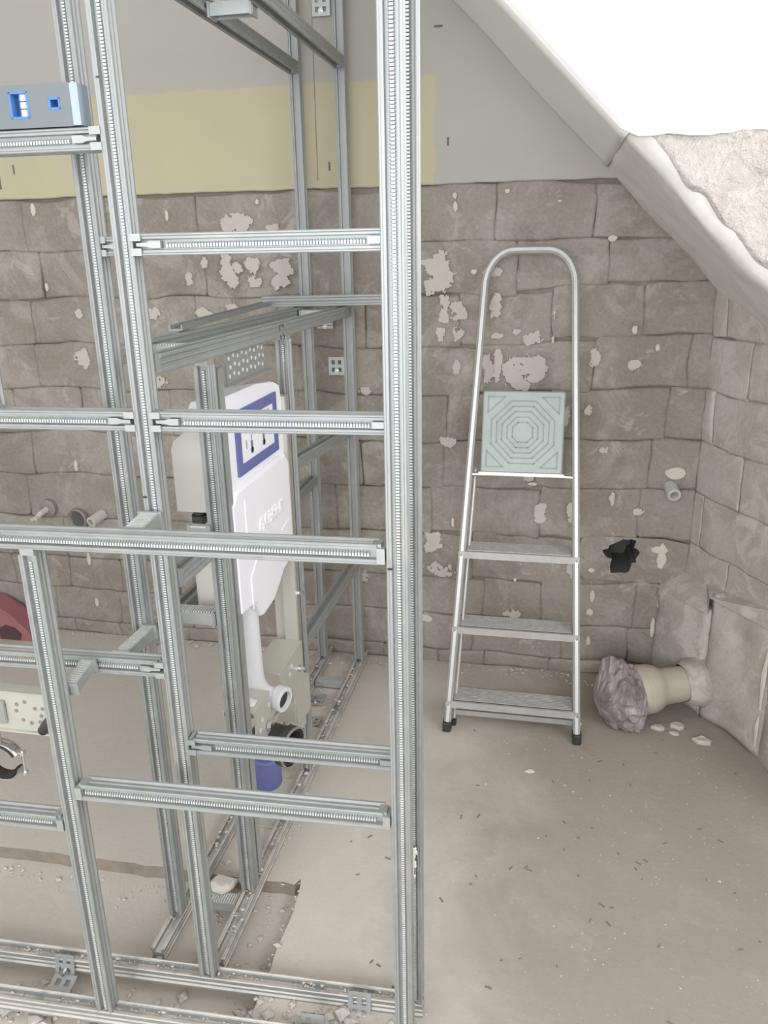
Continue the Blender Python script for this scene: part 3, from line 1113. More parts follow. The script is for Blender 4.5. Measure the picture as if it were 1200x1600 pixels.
# loose lengths lying on the top rails
lp = empty('loose_profile', (0, 0, 0), label='loose steel profile lying crosswise over the half-height frame top', cat='metal profile')
profile('profile_length', lp, (-.885, 2.44, 1.303), (-.44, 2.44, 1.309), (0, 0, 1), teeth=False)
lp = empty('loose_profile', (0, 0, 0), label='loose flat steel channel lying lengthwise on the left rail of the half-height frame', cat='metal profile')
a_, b_ = Vector((-.790, 1.62, 1.2935)), Vector((-.866, 2.415, 1.2935))
t_, x_, z__ = basis(a_, b_, (0, 0, 1))
m = MB()
fl = [(-.015, 0), (.015, 0), (.015, .012), (.012, .012), (.012, .003), (-.012, .003), (-.012, .012), (-.015, .012)]
m.frames([[p + x_ * u + z__ * w for u, w in fl] for p in (a_, b_)])
m.build('profile_length', M_STEEL, lp)

# ------------------------------------------------------------------ toilet cistern element
wc = empty('toilet_cistern', (-.66, 1.63, 0), label='white built-in toilet cistern with violet-blue flush opening, mounted in a steel frame', cat='cistern')
wc.location = (0, 0, 0)
XF = -.622
# own frame: two legs, crossbars
m = MB(); m.b2((-.660, 1.434, .05), (-.622, 1.460, 1.240)); m.build('frame_leg', M_CONN, wc)
m = MB(); m.b2((-.656, 1.815, .20), (-.622, 1.846, 1.12)); m.b2((-.685, 1.828, .43), (-.656, 1.832, 1.0)); leg2 = m.build('frame_leg', M_CREAMSTEEL, wc)
m = MB(); m.b2((-.6217, 1.826, .45), (-.6205, 1.829, 1.2)); m.b2((-.6217, 1.836, .45), (-.6205, 1.838, 1.2)); m.build('leg_groove', M_ROSE, leg2, kind='stuff')
m = MB(); m.lathe((-.622, 1.832, .600), (1, 0, 0), [(0, .010), (.004, .010), (.004, .006), (.016, .006), (.016, .002)], 8); m.build('bolt', M_CHROME, leg2)
m = MB()
for ya, yb in ((1.462, 1.558), (1.640, 1.815)):
    m.b2((-.690, ya, .465), (-.612, yb, .470)); m.b2((-.616, ya, .386), (-.612, yb, .465)); m.b2((-.690, ya, .452), (-.687, yb, .465))
m.b2((-.616, 1.462, .370), (-.612, 1.815, .386))
cb = m.build('crossbar', M_CREAMSTEEL, wc)
m = MB()
for y, z_ in ((1.72, .445), (1.705, .430), (1.50, .428), (1.485, .410), (1.545, .44)):
    m.lathe((-.6118, y, z_), (1, 0, 0), [(0, .006), (.0015, .006), (.0015, .001)], 8)
m.build('bolt_hole', M_FRAMEW, cb, kind='stuff')
m = MB(); m.lathe((-.612, 1.775, .41), (1, 0, 0), [(0, .010), (.004, .010), (.004, .006), (.018, .006), (.018, .002)], 8); m.build('bolt', M_CHROME, cb)
m = MB(); m.b2((-.640, 1.69, .30), (-.600, 1.815, .375)); m.b2((-.6, 1.70, .27), (-.597, 1.815, .375)); m.build('mount_plate', M_CREAMSTEEL, wc)
m = MB(); m.b2((-.75, 1.64, .002), (-.66, 1.84, .008)); m.build('foot_plate', M_CREAMSTEEL, wc)
# tank
m = MB()
def yz_prism(mm, pts, x0, x1, mi=0):
    mm.frames([[Vector((x0, y, z_)) for y, z_ in pts], [Vector((x1, y, z_)) for y, z_ in pts]], mi=mi)
prof_xz = [(-.752, .937), (-.752, 1.070), (-.745, 1.088), (-.722, 1.105), (-.712, 1.130), (-.700, 1.150), (-.650, 1.160), (-.640, 1.150), (-.640, .937)]
m.frames([[Vector((x, y, z_)) for x, z_ in prof_xz] for y in (1.468, 1.80)])
m.build('tank', M_TANK, wc)
m = MB(); m.bbox((-.690, 1.60, .80), (.085, .26, .22), .012); m.build('tank_bottom', M_TANK, wc)
m = MB(); m.lathe((-.712, 1.49, .937), (0, 0, -1), [(0, .012), (.012, .012), (.012, .018), (.03, .018), (.03, .010), (.05, .010)], 12); m.build('inlet_valve', M_BLACK, wc)
# front panel (upper) with chamfered outline
up = [(1.452, .975), (1.452, 1.165), (1.470, 1.178), (1.655, 1.176), (1.77, 1.162), (1.808, 1.148), (1.815, 1.12), (1.815, .975)]
m = MB(); yz_prism(m, up, -.645, -.631); pn = m.build('front_panel', M_CISTERN, wc)
m = MB()
top_ = [Vector((-.645, y, z_)) for y, z_ in up[1:6]]
m.frames([[Vector((-.700, y, z_ - .01)) for y, z_ in up[1:6]], top_], caps=False, closed=False)
m.build('panel_top', M_CISTERN, pn)
# blue frame of the flush opening, white protection inside
by0, by1, bz0, bz1, bt = 1.515, 1.768, 1.002, 1.140, .022
m = MB()
for a, b in (((by0, bz0), (by1, bz0 + bt)), ((by0, bz1 - bt), (by1, bz1)), ((by0, bz0 + bt), (by0 + bt, bz1 - bt)), ((by1 - bt, bz0 + bt), (by1, bz1 - bt))):
    m.b2((-.631, a[0], a[1]), (-.6255, b[0], b[1]))
fr = m.build('flush_opening_frame', M_BLUE, pn)
m = MB(); m.b2((-.6315, by0 + bt, bz0 + bt), (-.6285, by1 - bt, bz1 - bt)); pw = m.build('protection_cover', M_CISTERN, pn)
m = MB()
for y in (1.60, 1.675):
    m.lathe((-.6288, y, 1.042), (1, 0, 0), [(0, .0075), (.002, .0075), (.002, .001)], 10)
    m.b2((-.6286, y - .004, 1.036), (-.6268, y + .004, 1.062))
for (y, z_, dy, dz) in ((1.64, 1.083, .016, .003), (1.69, 1.102, .010, .003), (1.715, 1.106, .003, .010), (1.60, 1.07, .003, .012), (1.57, 1.06, .002, .018), (1.72, 1.092, .006, .002)):
    m.b2((-.6286, y - dy / 2, z_ - dz / 2), (-.6275, y + dy / 2, z_ + dz / 2))
m.build('opening_slot', plain('slot_grey', (.18, .18, .26), .6), pw, kind='stuff')
# lower moulded cover
low_ = [(1.447, .960), (1.475, .984), (1.795, .988), (1.815, .965), (1.818, .76), (1.782, .715), (1.733, .707), (1.697, .683), (1.646, .660), (1.575, .655), (1.557, .683), (1.541, .706), (1.498, .711), (1.449, .715)]
m = MB()
cy = sum(p[0] for p in low_) / len(low_); cz = sum(p[1] for p in low_) / len(low_)
ins = [(cy + (y - cy) * .965, cz + (z_ - cz) * .965) for y, z_ in low_]
m.frames([[Vector((-.66, y, z_)) for y, z_ in low_], [Vector((-.627, y, z_)) for y, z_ in low_], [Vector((-.619, y, z_)) for y, z_ in ins]])
lc = m.build('lower_cover', M_CISTERN, wc)
m = MB()
m.b2((-.6195, 1.510, .845), (-.617, 1.515, .955)); m.b2((-.6195, 1.515, .700), (-.617, 1.519, .775))
m.box((-.618, 1.56, .805), (.003, .11, .004), Matrix.Rotation(math.radians(35), 3, 'X'))
m.box((-.618, 1.76, .815), (.003, .06, .004), Matrix.Rotation(math.radians(8), 3, 'X'))
separate(m.build('moulded_rib', M_CISTERN, lc))
fc = bpy.data.curves.new('lettering', 'FONT')
fc.body = 'GEBERIT'
fc.size = .047
fc.extrude = .0022
fc.align_x = 'CENTER'
fo = bpy.data.objects.new('tmp_text', fc)
COL.objects.link(fo)
bpy.context.view_layer.update()
tm = bpy.data.meshes.new_from_object(fo.evaluated_get(bpy.context.evaluated_depsgraph_get()))
bpy.data.objects.remove(fo)
tm.name = 'raised_lettering'
tm.transform(Matrix(((0, 0, 1, -.6185), (1, 0, 0, 1.672), (0, 1, 0, .853), (0, 0, 0, 1))))
tm.materials.clear()
tm.materials.append(plain('lettering_white', (.95, .95, .97), .4, 0, .01))
to = bpy.data.objects.new('raised_lettering', tm)
COL.objects.link(to)
to.parent = lc
# flush pipe with bend
m = MB()
path = [(-.662, 1.578, .72), (-.662, 1.578, .62), (-.662, 1.583, .50), (-.659, 1.588, .465), (-.648, 1.593, .440), (-.628, 1.598, .428), (-.604, 1.603, .425)]
m.tube(path, [.027, .027, .027, .027, .027, .026, .026], 20)
fp = m.build('flush_pipe', M_PIPEW, wc, smooth=True)
auto_smooth(fp)
m = MB(); m.lathe((-.612, 1.604, .425), (1, -.30, -.08), [(0, .026), (0, .0315), (.022, .0315), (.024, .030), (.024, .022), (.004, .021)], 24, caps=False); q = m.build('pipe_collar', M_PIPEW, fp); auto_smooth(q)
m = MB(); m.lathe((-.600, 1.600, .424), (1, -.30, -.08), [(0, .0215), (.003, .0215)], 24); m.build('pipe_mouth', M_RUBBER, fp)
m = MB(); m.lathe((-.675, 1.50, .455), (1, 0, 0), [(0, .022), (.03, .026), (.05, .020)], 16); m.build('pipe_plug', M_PIPEW, wc, smooth=True)
# waste bend
m = MB(); m.lathe((-.66, 1.585, .325), (1, -.28, -.05), [(0, .040), (.05, .043), (.078, .045), (.080, .050), (.098, .050), (.099, .047), (.099, .040), (.040, .038)], 28, caps=False); wb_ = m.build('waste_pipe', M_BLACK, wc); auto_smooth(wb_)
m = MB(); m.lathe((-.625, 1.575, .323), (1, -.28, -.05), [(0, .040), (.003, .040)], 24); m.build('pipe_inside', M_DARK, wb_)
m = MB(); m.lathe((-.5660, 1.559, .320), (1, -.28, -.05), [(0, .050), (.004, .0505), (.005, .046)], 28, caps=False); m.build('pipe_rim', M_ROSE, wb_)
m = MB(); m.tube([(-.62, 1.62, .39), (-.60, 1.63, .385), (-.60, 1.66, .385), (-.61, 1.70, .385)], .006, 8); m.lathe((-.61, 1.53, .395), (1, 0, 0), [(0, .012), (.01, .012), (.01, .004)], 10); separate(m.build('pipe_clip', M_CHROME, wc))
m = MB(); m.lathe((-.700, 1.725, .075), (0, 0, 1), [(0, .034), (.008, .038), (.085, .038), (.09, .034)], 20); q = m.build('blue_cap', M_BLUE, wc); auto_smooth(q)
# perforated top plate
m = MB(); m.b2((-.634, 1.500, 1.200), (-.631, 1.72, 1.262)); m.b2((-.634, 1.490, 1.196), (-.612, 1.73, 1.200)); pp = m.build('perforated_plate', plain('grey_zinc_plate', (.40, .41, .40), .4, .4), wc)
m = MB()
for y in range(9):
    for z_ in range(3):
        yy, zz = 1.515 + y * .024 + (.006 if z_ % 2 else 0), 1.213 + z_ * .018 + (.004 if y % 2 else 0)
        m.lathe((-.6312, yy, zz), (1, 0, 0), [(0, .0042), (.001, .0042), (.001, .001)], 8)
m.build('punched_hole', M_FRAMEW, pp, kind='stuff')

# ------------------------------------------------------------------ spirit level on the upper left rail
lv = empty('spirit_level', (0, 0, 0), label='grey spirit level with blue vials lying on the upper left rail', cat='spirit level')
def lx(X, z_, dy=0):   # on the turned partition
    return (X, 1.067 + (X + .207) * math.tan(RZ) + .105 + dy, z_)
LR = Matrix.Rotation(RZ, 3, 'Z')
x1, x0 = -.690, -1.55
c = Vector(lx((x0 + x1) / 2, 1.6565, .014))
wv = (-.772, 1.659, .030, .036)     # vial window: x, z, width, height
wh = (-.7165, 1.659, .018, .016)    # small square hole
m = MB()
def lbox(xa, xb, za, zb, d0=0, d1=.028):
    cc = Vector(lx((xa + xb) / 2, (za + zb) / 2, (d0 + d1) / 2))
    m.box(cc, (abs(xb - xa) / math.cos(RZ), d1 - d0, zb - za), LR)
zb_, zt_ = 1.6285, 1.6855
xs_ = [x0, wv[0] - wv[2] / 2, wv[0] + wv[2] / 2, wh[0] - wh[2] / 2, wh[0] + wh[2] / 2, x1]
lbox(xs_[0], xs_[1], zb_, zt_); lbox(xs_[2], xs_[3], zb_, zt_); lbox(xs_[4], xs_[5], zb_, zt_)
lbox(xs_[1], xs_[2], zb_, wv[1] - wv[3] / 2); lbox(xs_[1], xs_[2], wv[1] + wv[3] / 2, zt_)
lbox(xs_[3], xs_[4], zb_, wh[1] - wh[3] / 2); lbox(xs_[3], xs_[4], wh[1] + wh[3] / 2, zt_)
m.build('level_body', M_LEVEL, lv)
m = MB(); lbox(x1, x1 + .012, zb_ + .001, zt_ - .001, -.001, .029)
m.build('end_cap', M_LEVCAP, lv)
m = MB()
t = .003
for (cx_, cz_, w_, h_, dd_) in ((*wv, .019), (*wh, .021)):
    m = MB()
    lbox(cx_ - w_ / 2, cx_ + w_ / 2, cz_ - h_ / 2, cz_ - h_ / 2 + t, -.0005, .0275); lbox(cx_ - w_ / 2, cx_ + w_ / 2, cz_ + h_ / 2 - t, cz_ + h_ / 2, -.0005, .0275)
    lbox(cx_ - w_ / 2, cx_ - w_ / 2 + t, cz_ - h_ / 2, cz_ + h_ / 2, -.0005, .0275); lbox(cx_ + w_ / 2 - t, cx_ + w_ / 2, cz_ - h_ / 2, cz_ + h_ / 2, -.0005, .0275)
    lbox(cx_ - w_ / 2, cx_ + w_ / 2, cz_ - h_ / 2, cz_ + h_ / 2, dd_, .027)
    m.build('vial_housing', M_LEVBLUE, lv)
m = MB()
m.lathe(lx(wv[0] + .003, wv[1] - .015, .012), (0, 0, 1), [(0, .0075), (.030, .0075)], 14)
vl = m.build('vial', M_VIAL, lv, smooth=False)
auto_smooth(vl)
m = MB()
for dz in (.010, .020):
    m.lathe(lx(wv[0] + .003, wv[1] - .015 + dz, .012), (0, 0, 1), [(0, .0078), (.0012, .0078)], 14)
m.build('vial_line', M_INK, vl, kind='stuff')

# ------------------------------------------------------------------ basin mounting plate at the left edge
bp = empty('basin_bracket', (0, 0, 0), label='cream perforated basin mounting plate with black holder at the left edge', cat='mounting bracket')
m = MB(); m.b2((-1.55, 1.212, .545), (-.905, 1.216, .628)); m.b2((-1.55, 1.205, .541), (-.905, 1.235, .545)); m.b2((-1.55, 1.212, .626), (-.905, 1.240, .630)); m.build('plate', M_CREAMSTEEL, bp)
m = MB()
for (x, z_) in ((-.935, .606), (-.955, .598), (-.972, .597), (-.993, .61), (-1.012, .603), (-.96, .582), (-.965, .567), (-.985, .563), (-1.003, .568), (-1.015, .588), (-.945, .57), (-1.04, .6), (-1.06, .57)):
    m.lathe((x, 1.2122, z_), (0, -1, 0), [(0, .0042), (.0012, .0042), (.0012, .002)], 10)
m.build('plate_hole', M_ROSE, bp, kind='stuff')
m = MB(); m.tube([(-.955, 1.20, .555), (-.935, 1.20, .575), (-.915, 1.20, .588), (-.900, 1.20, .594)], [.010, .014, .014, .010], 10); m.build('holder', M_BLACK, bp, smooth=True)
m = MB(); m.b2((-1.055, 1.203, .56), (-1.037, 1.209, .61)); m.build('clip', M_ZINCBRK, bp)
pc = empty('pipe_clamp', (0, 0, 0), label='open chrome pipe clamp with rubber lining below the perforated plate', cat='pipe clamp')
cc = Vector((-1.070, 1.215, .466))
def arc(r, a0, a1, n=14, dy=0): return [cc + Vector((r * math.cos(math.radians(a0 + (a1 - a0) * k / n)), dy, r * math.sin(math.radians(a0 + (a1 - a0) * k / n)))) for k in range(n + 1)]
m = MB(); m.tube(arc(.042, 25, 180), .004, 8, flat=((0, 1, 0), 3.0)); m.tube(arc(.042, 180, 330), .004, 8, flat=((0, 1, 0), 3.0)); [auto_smooth(q) for q in separate(m.build('clamp_band', M_CHROME, pc))]
m = MB(); m.tube(arc(.036, 25, 180), .004, 8, flat=((0, 1, 0), 3.4)); m.tube(arc(.036, 180, 330), .004, 8, flat=((0, 1, 0), 3.4)); [auto_smooth(q) for q in separate(m.build('rubber_lining', M_RUBBER, pc))]
m = MB(); m.tube([cc + Vector((.046, 0, -.026)), cc + Vector((.048, 0, .026))], .003, 8); m.lathe(cc + Vector((.0475, 0, .018)), (0, 0, 1), [(0, .008), (.006, .008)], 8); m.lathe(cc + Vector((.046, 0, -.030)), (0, 0, 1), [(0, .007), (.006, .007)], 8); m.build('clamp_screw', M_CHROME, pc)
m = MB(); m.tube([cc + Vector((0, 0, .042)), cc + Vector((-.0, 0, .078))], .004, 8); m.build('clamp_rod', M_CHROME, pc)

# ------------------------------------------------------------------ pipes on the back wall
t = empty('pipe_stub', (0, 0, 0), label='white open pipe stub on the left of the back wall', cat='pipe stub')
m = MB(); m.lathe((-1.648, BW + .0, .512), (-.25, -1, -.22), [(0, .020), (.065, .020), (.066, .019), (.066, .0125), (.02, .012)], 20, caps=False); auto_smooth(m.build('pipe', M_STUB, t))
m = MB(); m.lathe((-1.648 - .011, BW - .04, .503), (-.25, -1, -.22), [(0, .0125), (.002, .0125)], 16); m.build('pipe_inside', M_ROSE, t)
t = empty('pipe_stub', (0, 0, 0), label='white open pipe stub beside the splayed corner, above the dark wall hole', cat='pipe stub')
m = MB(); m.lathe((.400, BW, .705), (.12, -1, -.28), [(0, .021), (.055, .021), (.056, .020), (.056, .0135), (.015, .013)], 20, caps=False); auto_smooth(m.build('pipe', M_STUB, t))
m = MB(); m.lathe((.400 + .004, BW - .033, .696), (.12, -1, -.28), [(0, .0138), (.002, .0138)], 16); m.build('pipe_inside', M_ROSE, t)
t = empty('wall_tap', (0, 0, 0), label='small wall valve with round rose on the far left of the back wall', cat='valve')
m = MB(); m.lathe((-1.872, BW, .528), (-.1, -1, 0), [(0, .036), (.012, .034), (.016, .020), (.016, .001)], 20); m.build('rose', M_ROSE, t)
m = MB(); m.tube([(-1.876, BW - .012, .524), (-1.885, BW - .04, .515), (-1.90, BW - .06, .495)], .011, 10); m.tube([(-1.915, BW - .055, .492), (-1.885, BW - .062, .507)], .008, 8); m.build('valve_body', M_STUB, t)
t = empty('wall_rose', (0, 0, 0), label='dark round pipe collar between the valve and the white pipe stub', cat='pipe collar')
m = MB(); m.lathe((-1.752, BW, .488), (-.1, -1, 0), [(0, .045), (.014, .043), (.018, .038), (.010, .030), (.006, .029)], 24, caps=False); auto_smooth(m.build('collar_ring', M_ROSE, t))
m = MB(); m.lathe((-1.752, BW - .004, .488), (-.1, -1, 0), [(0, .031), (.003, .031)], 20); m.build('collar_inside', M_DARK, t)

# red item by the wall foot
t = empty('red_case', (0, 0, 0), label='dusty red plastic case with dark hollow lying by the left wall foot', cat='case')
outl = [(-2.30, .0), (-1.955, .0), (-1.975, .045), (-2.045, .115), (-2.115, .155), (-2.19, .165), (-2.30, .16)]
m = MB(); m.frames([[Vector((x, y, z_)) for x, z_ in outl] for y in (2.50, 2.585)]); m.build('shell', M_RED, t)
m = MB(); m.frames([[Vector((x, y, z_)) for x, z_ in ((-2.10, .004), (-2.015, .004), (-2.005, .03), (-2.03, .055), (-2.07, .065), (-2.10, .05))] for y in (2.496, 2.51)]); m.build('hollow', plain('hollow_dark_red', (.10, .06, .06), .8), t)

# ------------------------------------------------------------------ step ladder leaning folded on the back wall
ld = empty('step_ladder', (0, 0, 0), label='folded aluminium step ladder with pale green platform leaning on the stone wall', cat='ladder')
F0, F1 = Vector((0, 2.175, 0)), Vector((0, 2.565, 1.452))
LN = Vector((0, -1.452, .39)).normalized()    # facing the room
LU = (F1 - F0).normalized()
def lp_(x, s, d=0):   # x across, s height fraction along the slope in z, d out of plane (towards the room)
    return Vector((x, 0, 0)) + F0 + (F1 - F0) * (s / 1.452) + LN * d
def railx(s):
    return (-.268 + (-.205 + .268) * min(s, 1.33) / 1.33, .132 + (.064 - .132) * min(s, 1.33) / 1.33)
pathL = [lp_(railx(s)[0], s) for s in (.03, .35, .7, 1.05, 1.335)]
pathR = [lp_(railx(s)[1], s) for s in (1.335, 1.05, .7, .35, .03)]
xl, xr = railx(1.335)
arc1 = [lp_(xl + .085 - .085 * math.cos(math.radians(a)), 1.335 + .105 * math.sin(math.radians(a))) for a in range(10, 91, 10)]
arc2 = [lp_(xr - .085 + .085 * math.cos(math.radians(a)), 1.335 + .105 * math.sin(math.radians(a))) for a in range(90, 9, -10)]
m = MB()
def flat_tube(mm, path, w, d):
    # rectangular tube with rounded edges: w in the ladder plane, d across it
    rings = []
    for i, p in enumerate(path):
        a = path[max(i - 1, 0)]; b = path[min(i + 1, len(path) - 1)]
        tt = (b - a).normalized()
        x = tt.cross(LN).normalized()
        hw, hd, c_ = w / 2, d / 2, min(w, d) * .28
        rings.append([p + x * u + LN * v for u, v in ((-hw + c_, -hd), (hw - c_, -hd), (hw, -hd + c_), (hw, hd - c_), (hw - c_, hd), (-hw + c_, hd), (-hw, hd - c_), (-hw, -hd + c_))])
    mm.frames(rings)
flat_tube(m, pathL + arc1 + arc2 + pathR, .021, .034)
auto_smooth(m.build('stile_frame', M_ALU, ld), 40)
for s in (-1, 1):
    x = railx(0)[0 if s < 0 else 1]
    m = MB(); m.bbox(lp_(x, .016), (.026, .040, .034), .004); m.build('rubber_foot', M_RUBBER, ld)
# rear support, folded in behind
rear = lambda s: (railx(s)[0] + .017, railx(s)[1] - .006)
for i in (0, 1):
    m = MB(); flat_tube(m, [lp_(rear(s)[i], s, -.036) for s in (.03, .4, .8)], .009, .018); q = m.build('rear_leg', M_ALU, ld); auto_smooth(q, 40)
    m = MB(); m.bbox(lp_(rear(.02)[i], .014, -.036), (.013, .024, .024), .003); m.build('rear_foot', M_RUBBER, q)
m = MB(); m.b2((rear(.05)[0], 2.215, .034), (rear(.05)[1], 2.228, .051)); m.build('rear_bar', M_ALU, ld)
m = MB(); m.tube([(rear(.05)[1] - .035, 2.222, .095), (rear(.05)[1] + .02, 2.215, .04)], .006, 8); m.build('rear_brace', M_ALU, ld)
for s in (.098, .327, .556):
    xa, xb = railx(s)
    p = lp_(0, s)
    m = MB()
    m.b2((xa - .010, p.y - .020, s - .020), (xb + .010, p.y - .006, s + .002))
    m.b2((xa + .012, p.y - .012, s - .004), (xb - .012, p.y + .075, s + .002))
    m.b2((xa + .012, p.y + .068, s - .018), (xb - .012, p.y + .075, s + .002))
    st = m.build('step', M_ALU, ld)
    m = MB()
    for k in range(9):
        m.b2((xa + .014, p.y - .008 + k * .009, s + .002), (xb - .014, p.y - .003 + k * .009, s + .0045))
    m.build('tread_ridge', M_STEPTOP, st, kind='stuff')
    m = MB()
    for x in (xa - .002, xb + .002):
        m.lathe((x, p.y - .020, s - .010), (0, -1, 0), [(0, .004), (.002, .003), (.002, .0005)], 10)
    separate(m.build('rivet', M_CHROME, st))
# folded platform
px0, px1, ps0, ps1 = -.195, .050, .792, 1.032
m = MB()
R3 = Matrix((Vector((1, 0, 0)), LU, LN)).transposed()
pcn = lp_((px0 + px1) / 2, (ps0 + ps1) / 2, .012)
hh = (ps1 - ps0) / LU.z
m.bbox(pcn, (px1 - px0, hh, .020), .004, R3)
pl = m.build('platform', M_TRAY, ld)
m = MB()
m.box(pcn - LU * (hh / 2 + .004) - LN * .006, (px1 - px0 + .012, .010, .026), R3)
m.build('platform_lip', M_ALU, pl)
def strip(mm, pts, w, closed=True):
    n = len(pts)
    for i in range(n if closed else n - 1):
        a, b = pts[i], pts[(i + 1) % n]
        tt = (b - a)
        L = tt.length
        tt.normalize()
        x = LN.cross(tt)
        mm.box((a + b) / 2, (L + w, w, .003), Matrix((tt, x, LN)).transposed())
def pp_(u, v): return pcn + Vector((1, 0, 0)) * u + LU * v + LN * .0108
m = MB()
for k, rr_ in enumerate((.030, .046, .062, .078, .094)):
    c_ = rr_ * (.52 if k else .62)
    strip(m, [pp_(*q) for q in ((-c_ * .75, rr_), (c_ * .75, rr_), (rr_, c_ * .75), (rr_, -c_ * .75), (c_ * .75, -rr_), (-c_ * .75, -rr_), (-rr_, -c_ * .75), (-rr_, c_ * .75))], .0035)
for sx in (-1, 1):
    for sy in (-1, 1):
        strip(m, [pp_(sx * .106, sy * .058), pp_(sx * .106, sy * .106), pp_(sx * .056, sy * .106)], .003)
m.build('moulded_pattern', M_TRAYG, pl, kind='stuff')
m = MB()
m.lathe(lp_(railx(.78)[1] - .035, .785, .0), (1, 0, 0), [(0, .006), (.03, .006)], 10)
m.lathe(lp_(railx(.78)[0] + .005, .785, .0), (1, 0, 0), [(0, .006), (.06, .006)], 10)
separate(m.build('hinge_pin', M_CHROME, ld))

# ------------------------------------------------------------------ old soil pipe in the right-hand corner
sp = empty('soil_pipe', (0, 0, 0), label='old cream stoneware drain pipe with bell end in the corner', cat='drain pipe')
b0 = Vector((.318, 2.345, .102)); b1 = Vector((.530, 2.415, .118))
ax = (b1 - b0).normalized()
m = MB()
m.lathe(b0, ax, [(.02, .058), (-.004, .070), (-.004, .077), (.004, .079), (.040, .078), (.060, .072), (.075, .062), (.085, .058), (.16, .056), (.24, .056)], 36, caps=False)
auto_smooth(m.build('pipe', M_STONEWARE, sp), 50)
m = MB(); m.lathe(b0 + ax * .012, ax, [(-.001, .0793), (.002, .0802), (.005, .0793)], 36, caps=False); m.build('bell_rim', M_STONEWARE, sp)
m = MB()
rings = []
for t_, rr_ in ((.150, .060), (.165, .074), (.200, .080), (.225, .078)):
    ring = []
    xx = ax.cross(Z).normalized(); yy = ax.cross(xx)
    for k in range(28):
        th = 2 * math.pi * k / 28
        w = rr_ * (1 + .12 * nz(math.cos(th) * 2, math.sin(th) * 2, t_ * 20))
        ring.append(b0 + ax * t_ + xx * w * math.cos(th) + yy * w * math.sin(th))
    rings.append(ring)
m.frames(rings, caps=False)
m.build('mortar_collar', M_STONE2, sp, smooth=True)
# crumpled bag plugging it
bg = empty('plastic_bag', (0, 0, 0), label='crumpled purple-grey bag stuffed into the drain pipe mouth', cat='plastic bag')
m = MB()
rings = []
NB_ = 40
cb_ = b0 - ax * .03
for j in range(19):
    t_ = j / 18
    rad = [.040, .048, .052, .056, .070, .088, .098, .104, .108, .110, .110, .108, .104, .098, .090, .078, .060, .036, .004][j]
    kk = 0 if j < 4 else min(1, (j - 3) / 3)
    ring = []
    for k in range(NB_):
        th = 2 * math.pi * k / NB_
        d = xx * math.cos(th) + yy * math.sin(th)
        q = d * 2.2 + Vector((t_ * 3, 0, 0))
        w = rad * (1 + kk * (.26 * nz(q.x * 1.2, q.y * 1.2, q.z * 1.2) + .34 * (abs(nz(q.x * 2.6, q.y * 2.6, q.z * 2.6 + 3)) - .2) + .12 * nz(q.x * 8, q.y * 8, q.z * 8)))
        p = b0 + ax * (.045 - t_ * .185) + d * w
        p.z = max(p.z - .012 * kk, .004)
        ring.append(p)
    rings.append(ring)
m.frames(rings)
m.build('bag_skin', M_BAG, bg, smooth=False)

# ------------------------------------------------------------------ rubble
r = random.Random(11)


def chip(mm, c, s, rr):
    k = rr.random
    pts = []
    for d in ((1, 0, 0), (-1, 0, 0), (0, 1, 0), (0, -1, 0), (0, 0, 1), (0, 0, -.6)):
        pts.append(Vector(c) + Vector((d[0] * s * (.6 + k() * .8), d[1] * s * (.6 + k() * .8), d[2] * s * (.35 + k() * .4))) + Vector((s * .3 * (k() - .5), s * .3 * (k() - .5), 0)))
    mm.add(pts, [(0, 2, 4), (2, 1, 4), (1, 3, 4), (3, 0, 4), (2, 0, 5), (1, 2, 5), (3, 1, 5), (0, 3, 5)])


def flz(x, y):
    return -TR_D if (x < TR_X - .01 and y < TR_Y - .02 - .02 * max(0, -x - .8)) else 0.0


m = MB()
for k in range(1500):       # along the partition floor channels
    x = r.uniform(-1.6, -.16)
    y = r.gauss(1.115, .022) + (x + .26) * .037
    s = min(.020, r.lognormvariate(-5.6, .7))
    chip(m, (x, y, flz(x, y) + s * .3), s, r)
for k in range(900):       # on and beside the side channels
    y = r.uniform(1.22, 2.5)
    x = r.choice((XR, XL, -.70)) + r.gauss(0, .025)
    s = min(.012, r.lognormvariate(-6.0, .55))
    on = abs(x - XR) < .014 or abs(x - XL) < .014
    chip(m, (x, y, (.030 if on else flz(x, y)) + s * .3), s, r)
for k in range(900):       # on the partition channels
    x = r.uniform(-1.5, -.24)
    lay = r.choice((1.083, 1.189))
    y = lay + (x + .207) * math.tan(RZ) + r.uniform(-.012, .012)
    s = min(.007, r.lognormvariate(-6.3, .5))
    chip(m, (x, y, .026 + (x + .26) * .006), s, r)
for k in range(500):       # trench edge
    if r.random() < .5:
        x, y = TR_X - abs(r.gauss(0, .04)), r.uniform(.9, TR_Y)
    else:
        x, y = r.uniform(-1.4, TR_X), TR_Y - .04 - abs(r.gauss(0, .03))
    s = min(.010, r.lognormvariate(-6.2, .6))
    chip(m, (x, y, flz(x, y) + s * .3), s, r)
for k in range(900):       # wall foot
    x = r.uniform(-1.92, .36)
    y = BW - .01 - abs(r.gauss(0, .05))
    s = min(.012, r.lognormvariate(-6.0, .6))
    chip(m, (x, y, s * .3), s, r)
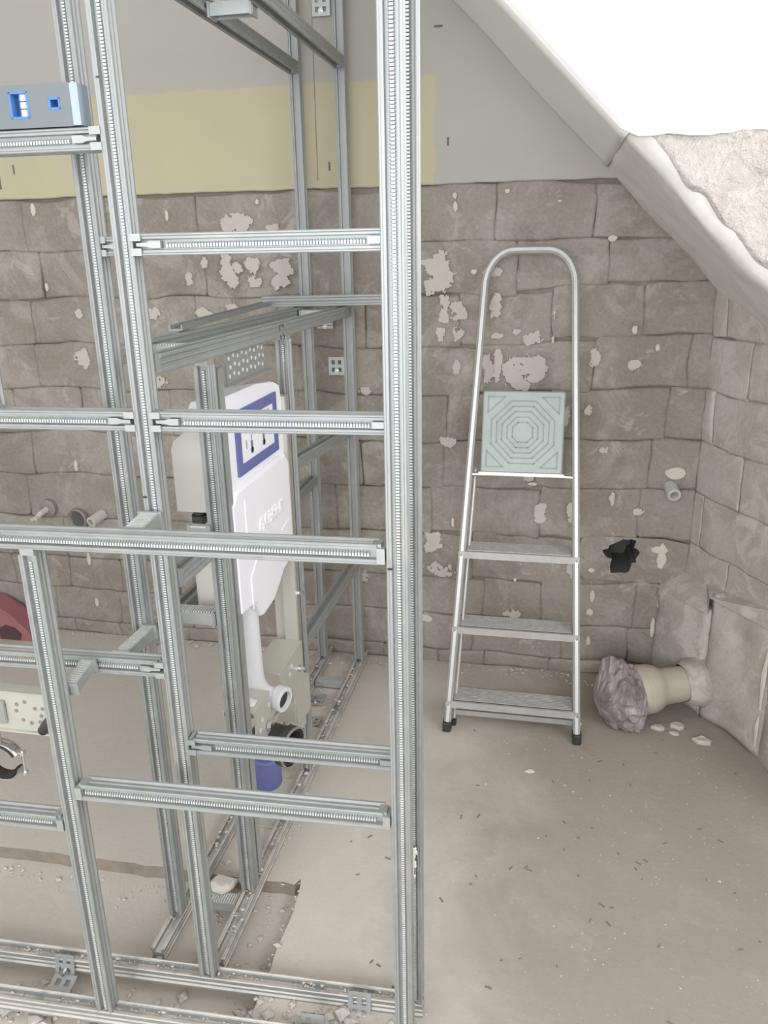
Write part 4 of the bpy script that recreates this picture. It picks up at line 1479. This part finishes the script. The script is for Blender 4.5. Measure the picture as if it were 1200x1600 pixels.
for k in range(700):       # open floor
    x, y = r.uniform(-.5, .60), r.uniform(.9, 2.2)
    s = min(.007, r.lognormvariate(-6.6, .5))
    chip(m, (x, y, s * .3), s, r)
m.build('rubble_crumbs', M_CRUMB, label='pale mortar crumbs scattered over the floor and channels', cat='rubble', kind='stuff')
m = MB()
for k in range(70):
    x, y = r.uniform(-.45, .75), r.uniform(1.0, 2.3)
    if r.random() < .4: x, y = r.gauss(.15, .2), r.gauss(1.6, .12)
    L = r.uniform(.002, .008)
    a = r.uniform(0, math.pi)
    m.box((x, y, .0015), (L * 2, r.uniform(.0015, .003), .002), Matrix.Rotation(a, 3, 'Z'))
m.build('floor_splinters', M_TWIG, label='dark splinters and cut ends littering the open floor', cat='litter', kind='stuff')

CH = [((.385, 2.30, 0), .020, 'flat mortar chunk below the drain pipe, nearest its bell'), ((.445, 2.315, 0), .024, 'mortar chunk under the middle of the drain pipe'),
      ((.505, 2.245, 0), .026, 'largest mortar chunk at the foot of the splayed wall'), ((.43, 2.275, 0), .014, 'small mortar chunk in front of the drain pipe chunks'),
      ((-.665, 1.475, -.01), .030, 'pale plaster piece lying between the two side floor channels'), ((-.700, 1.40, .03), .034, 'broad pale plaster flake on the tie between the side channels'),
      ((-.005, 2.005, 0), .012, 'white plaster flake on the open floor in front of the ladder')]
for k, (c, s, lab) in enumerate(CH):
    mm = MB()
    rr = random.Random(k + 50)
    n = 9
    base, mid_, top_ = [], [], []
    for q in range(n):
        th = 2 * math.pi * q / n
        w = s * rr.uniform(.75, 1.25)
        base.append(Vector(c) + Vector((w * math.cos(th), w * .7 * math.sin(th), 0)))
        mid_.append(Vector(c) + Vector((w * 1.02 * math.cos(th), w * .72 * math.sin(th), s * .25 * rr.uniform(.8, 1.2))))
        top_.append(Vector(c) + Vector((w * .72 * math.cos(th), w * .5 * math.sin(th), s * .42 * rr.uniform(.8, 1.2))))
    mm.frames([base, mid_, top_])
    mm.build('mortar_chunk', M_PATCH if k < 4 else M_CREAM, label=lab, cat='rubble chunk', group='larger rubble pieces on the floor')
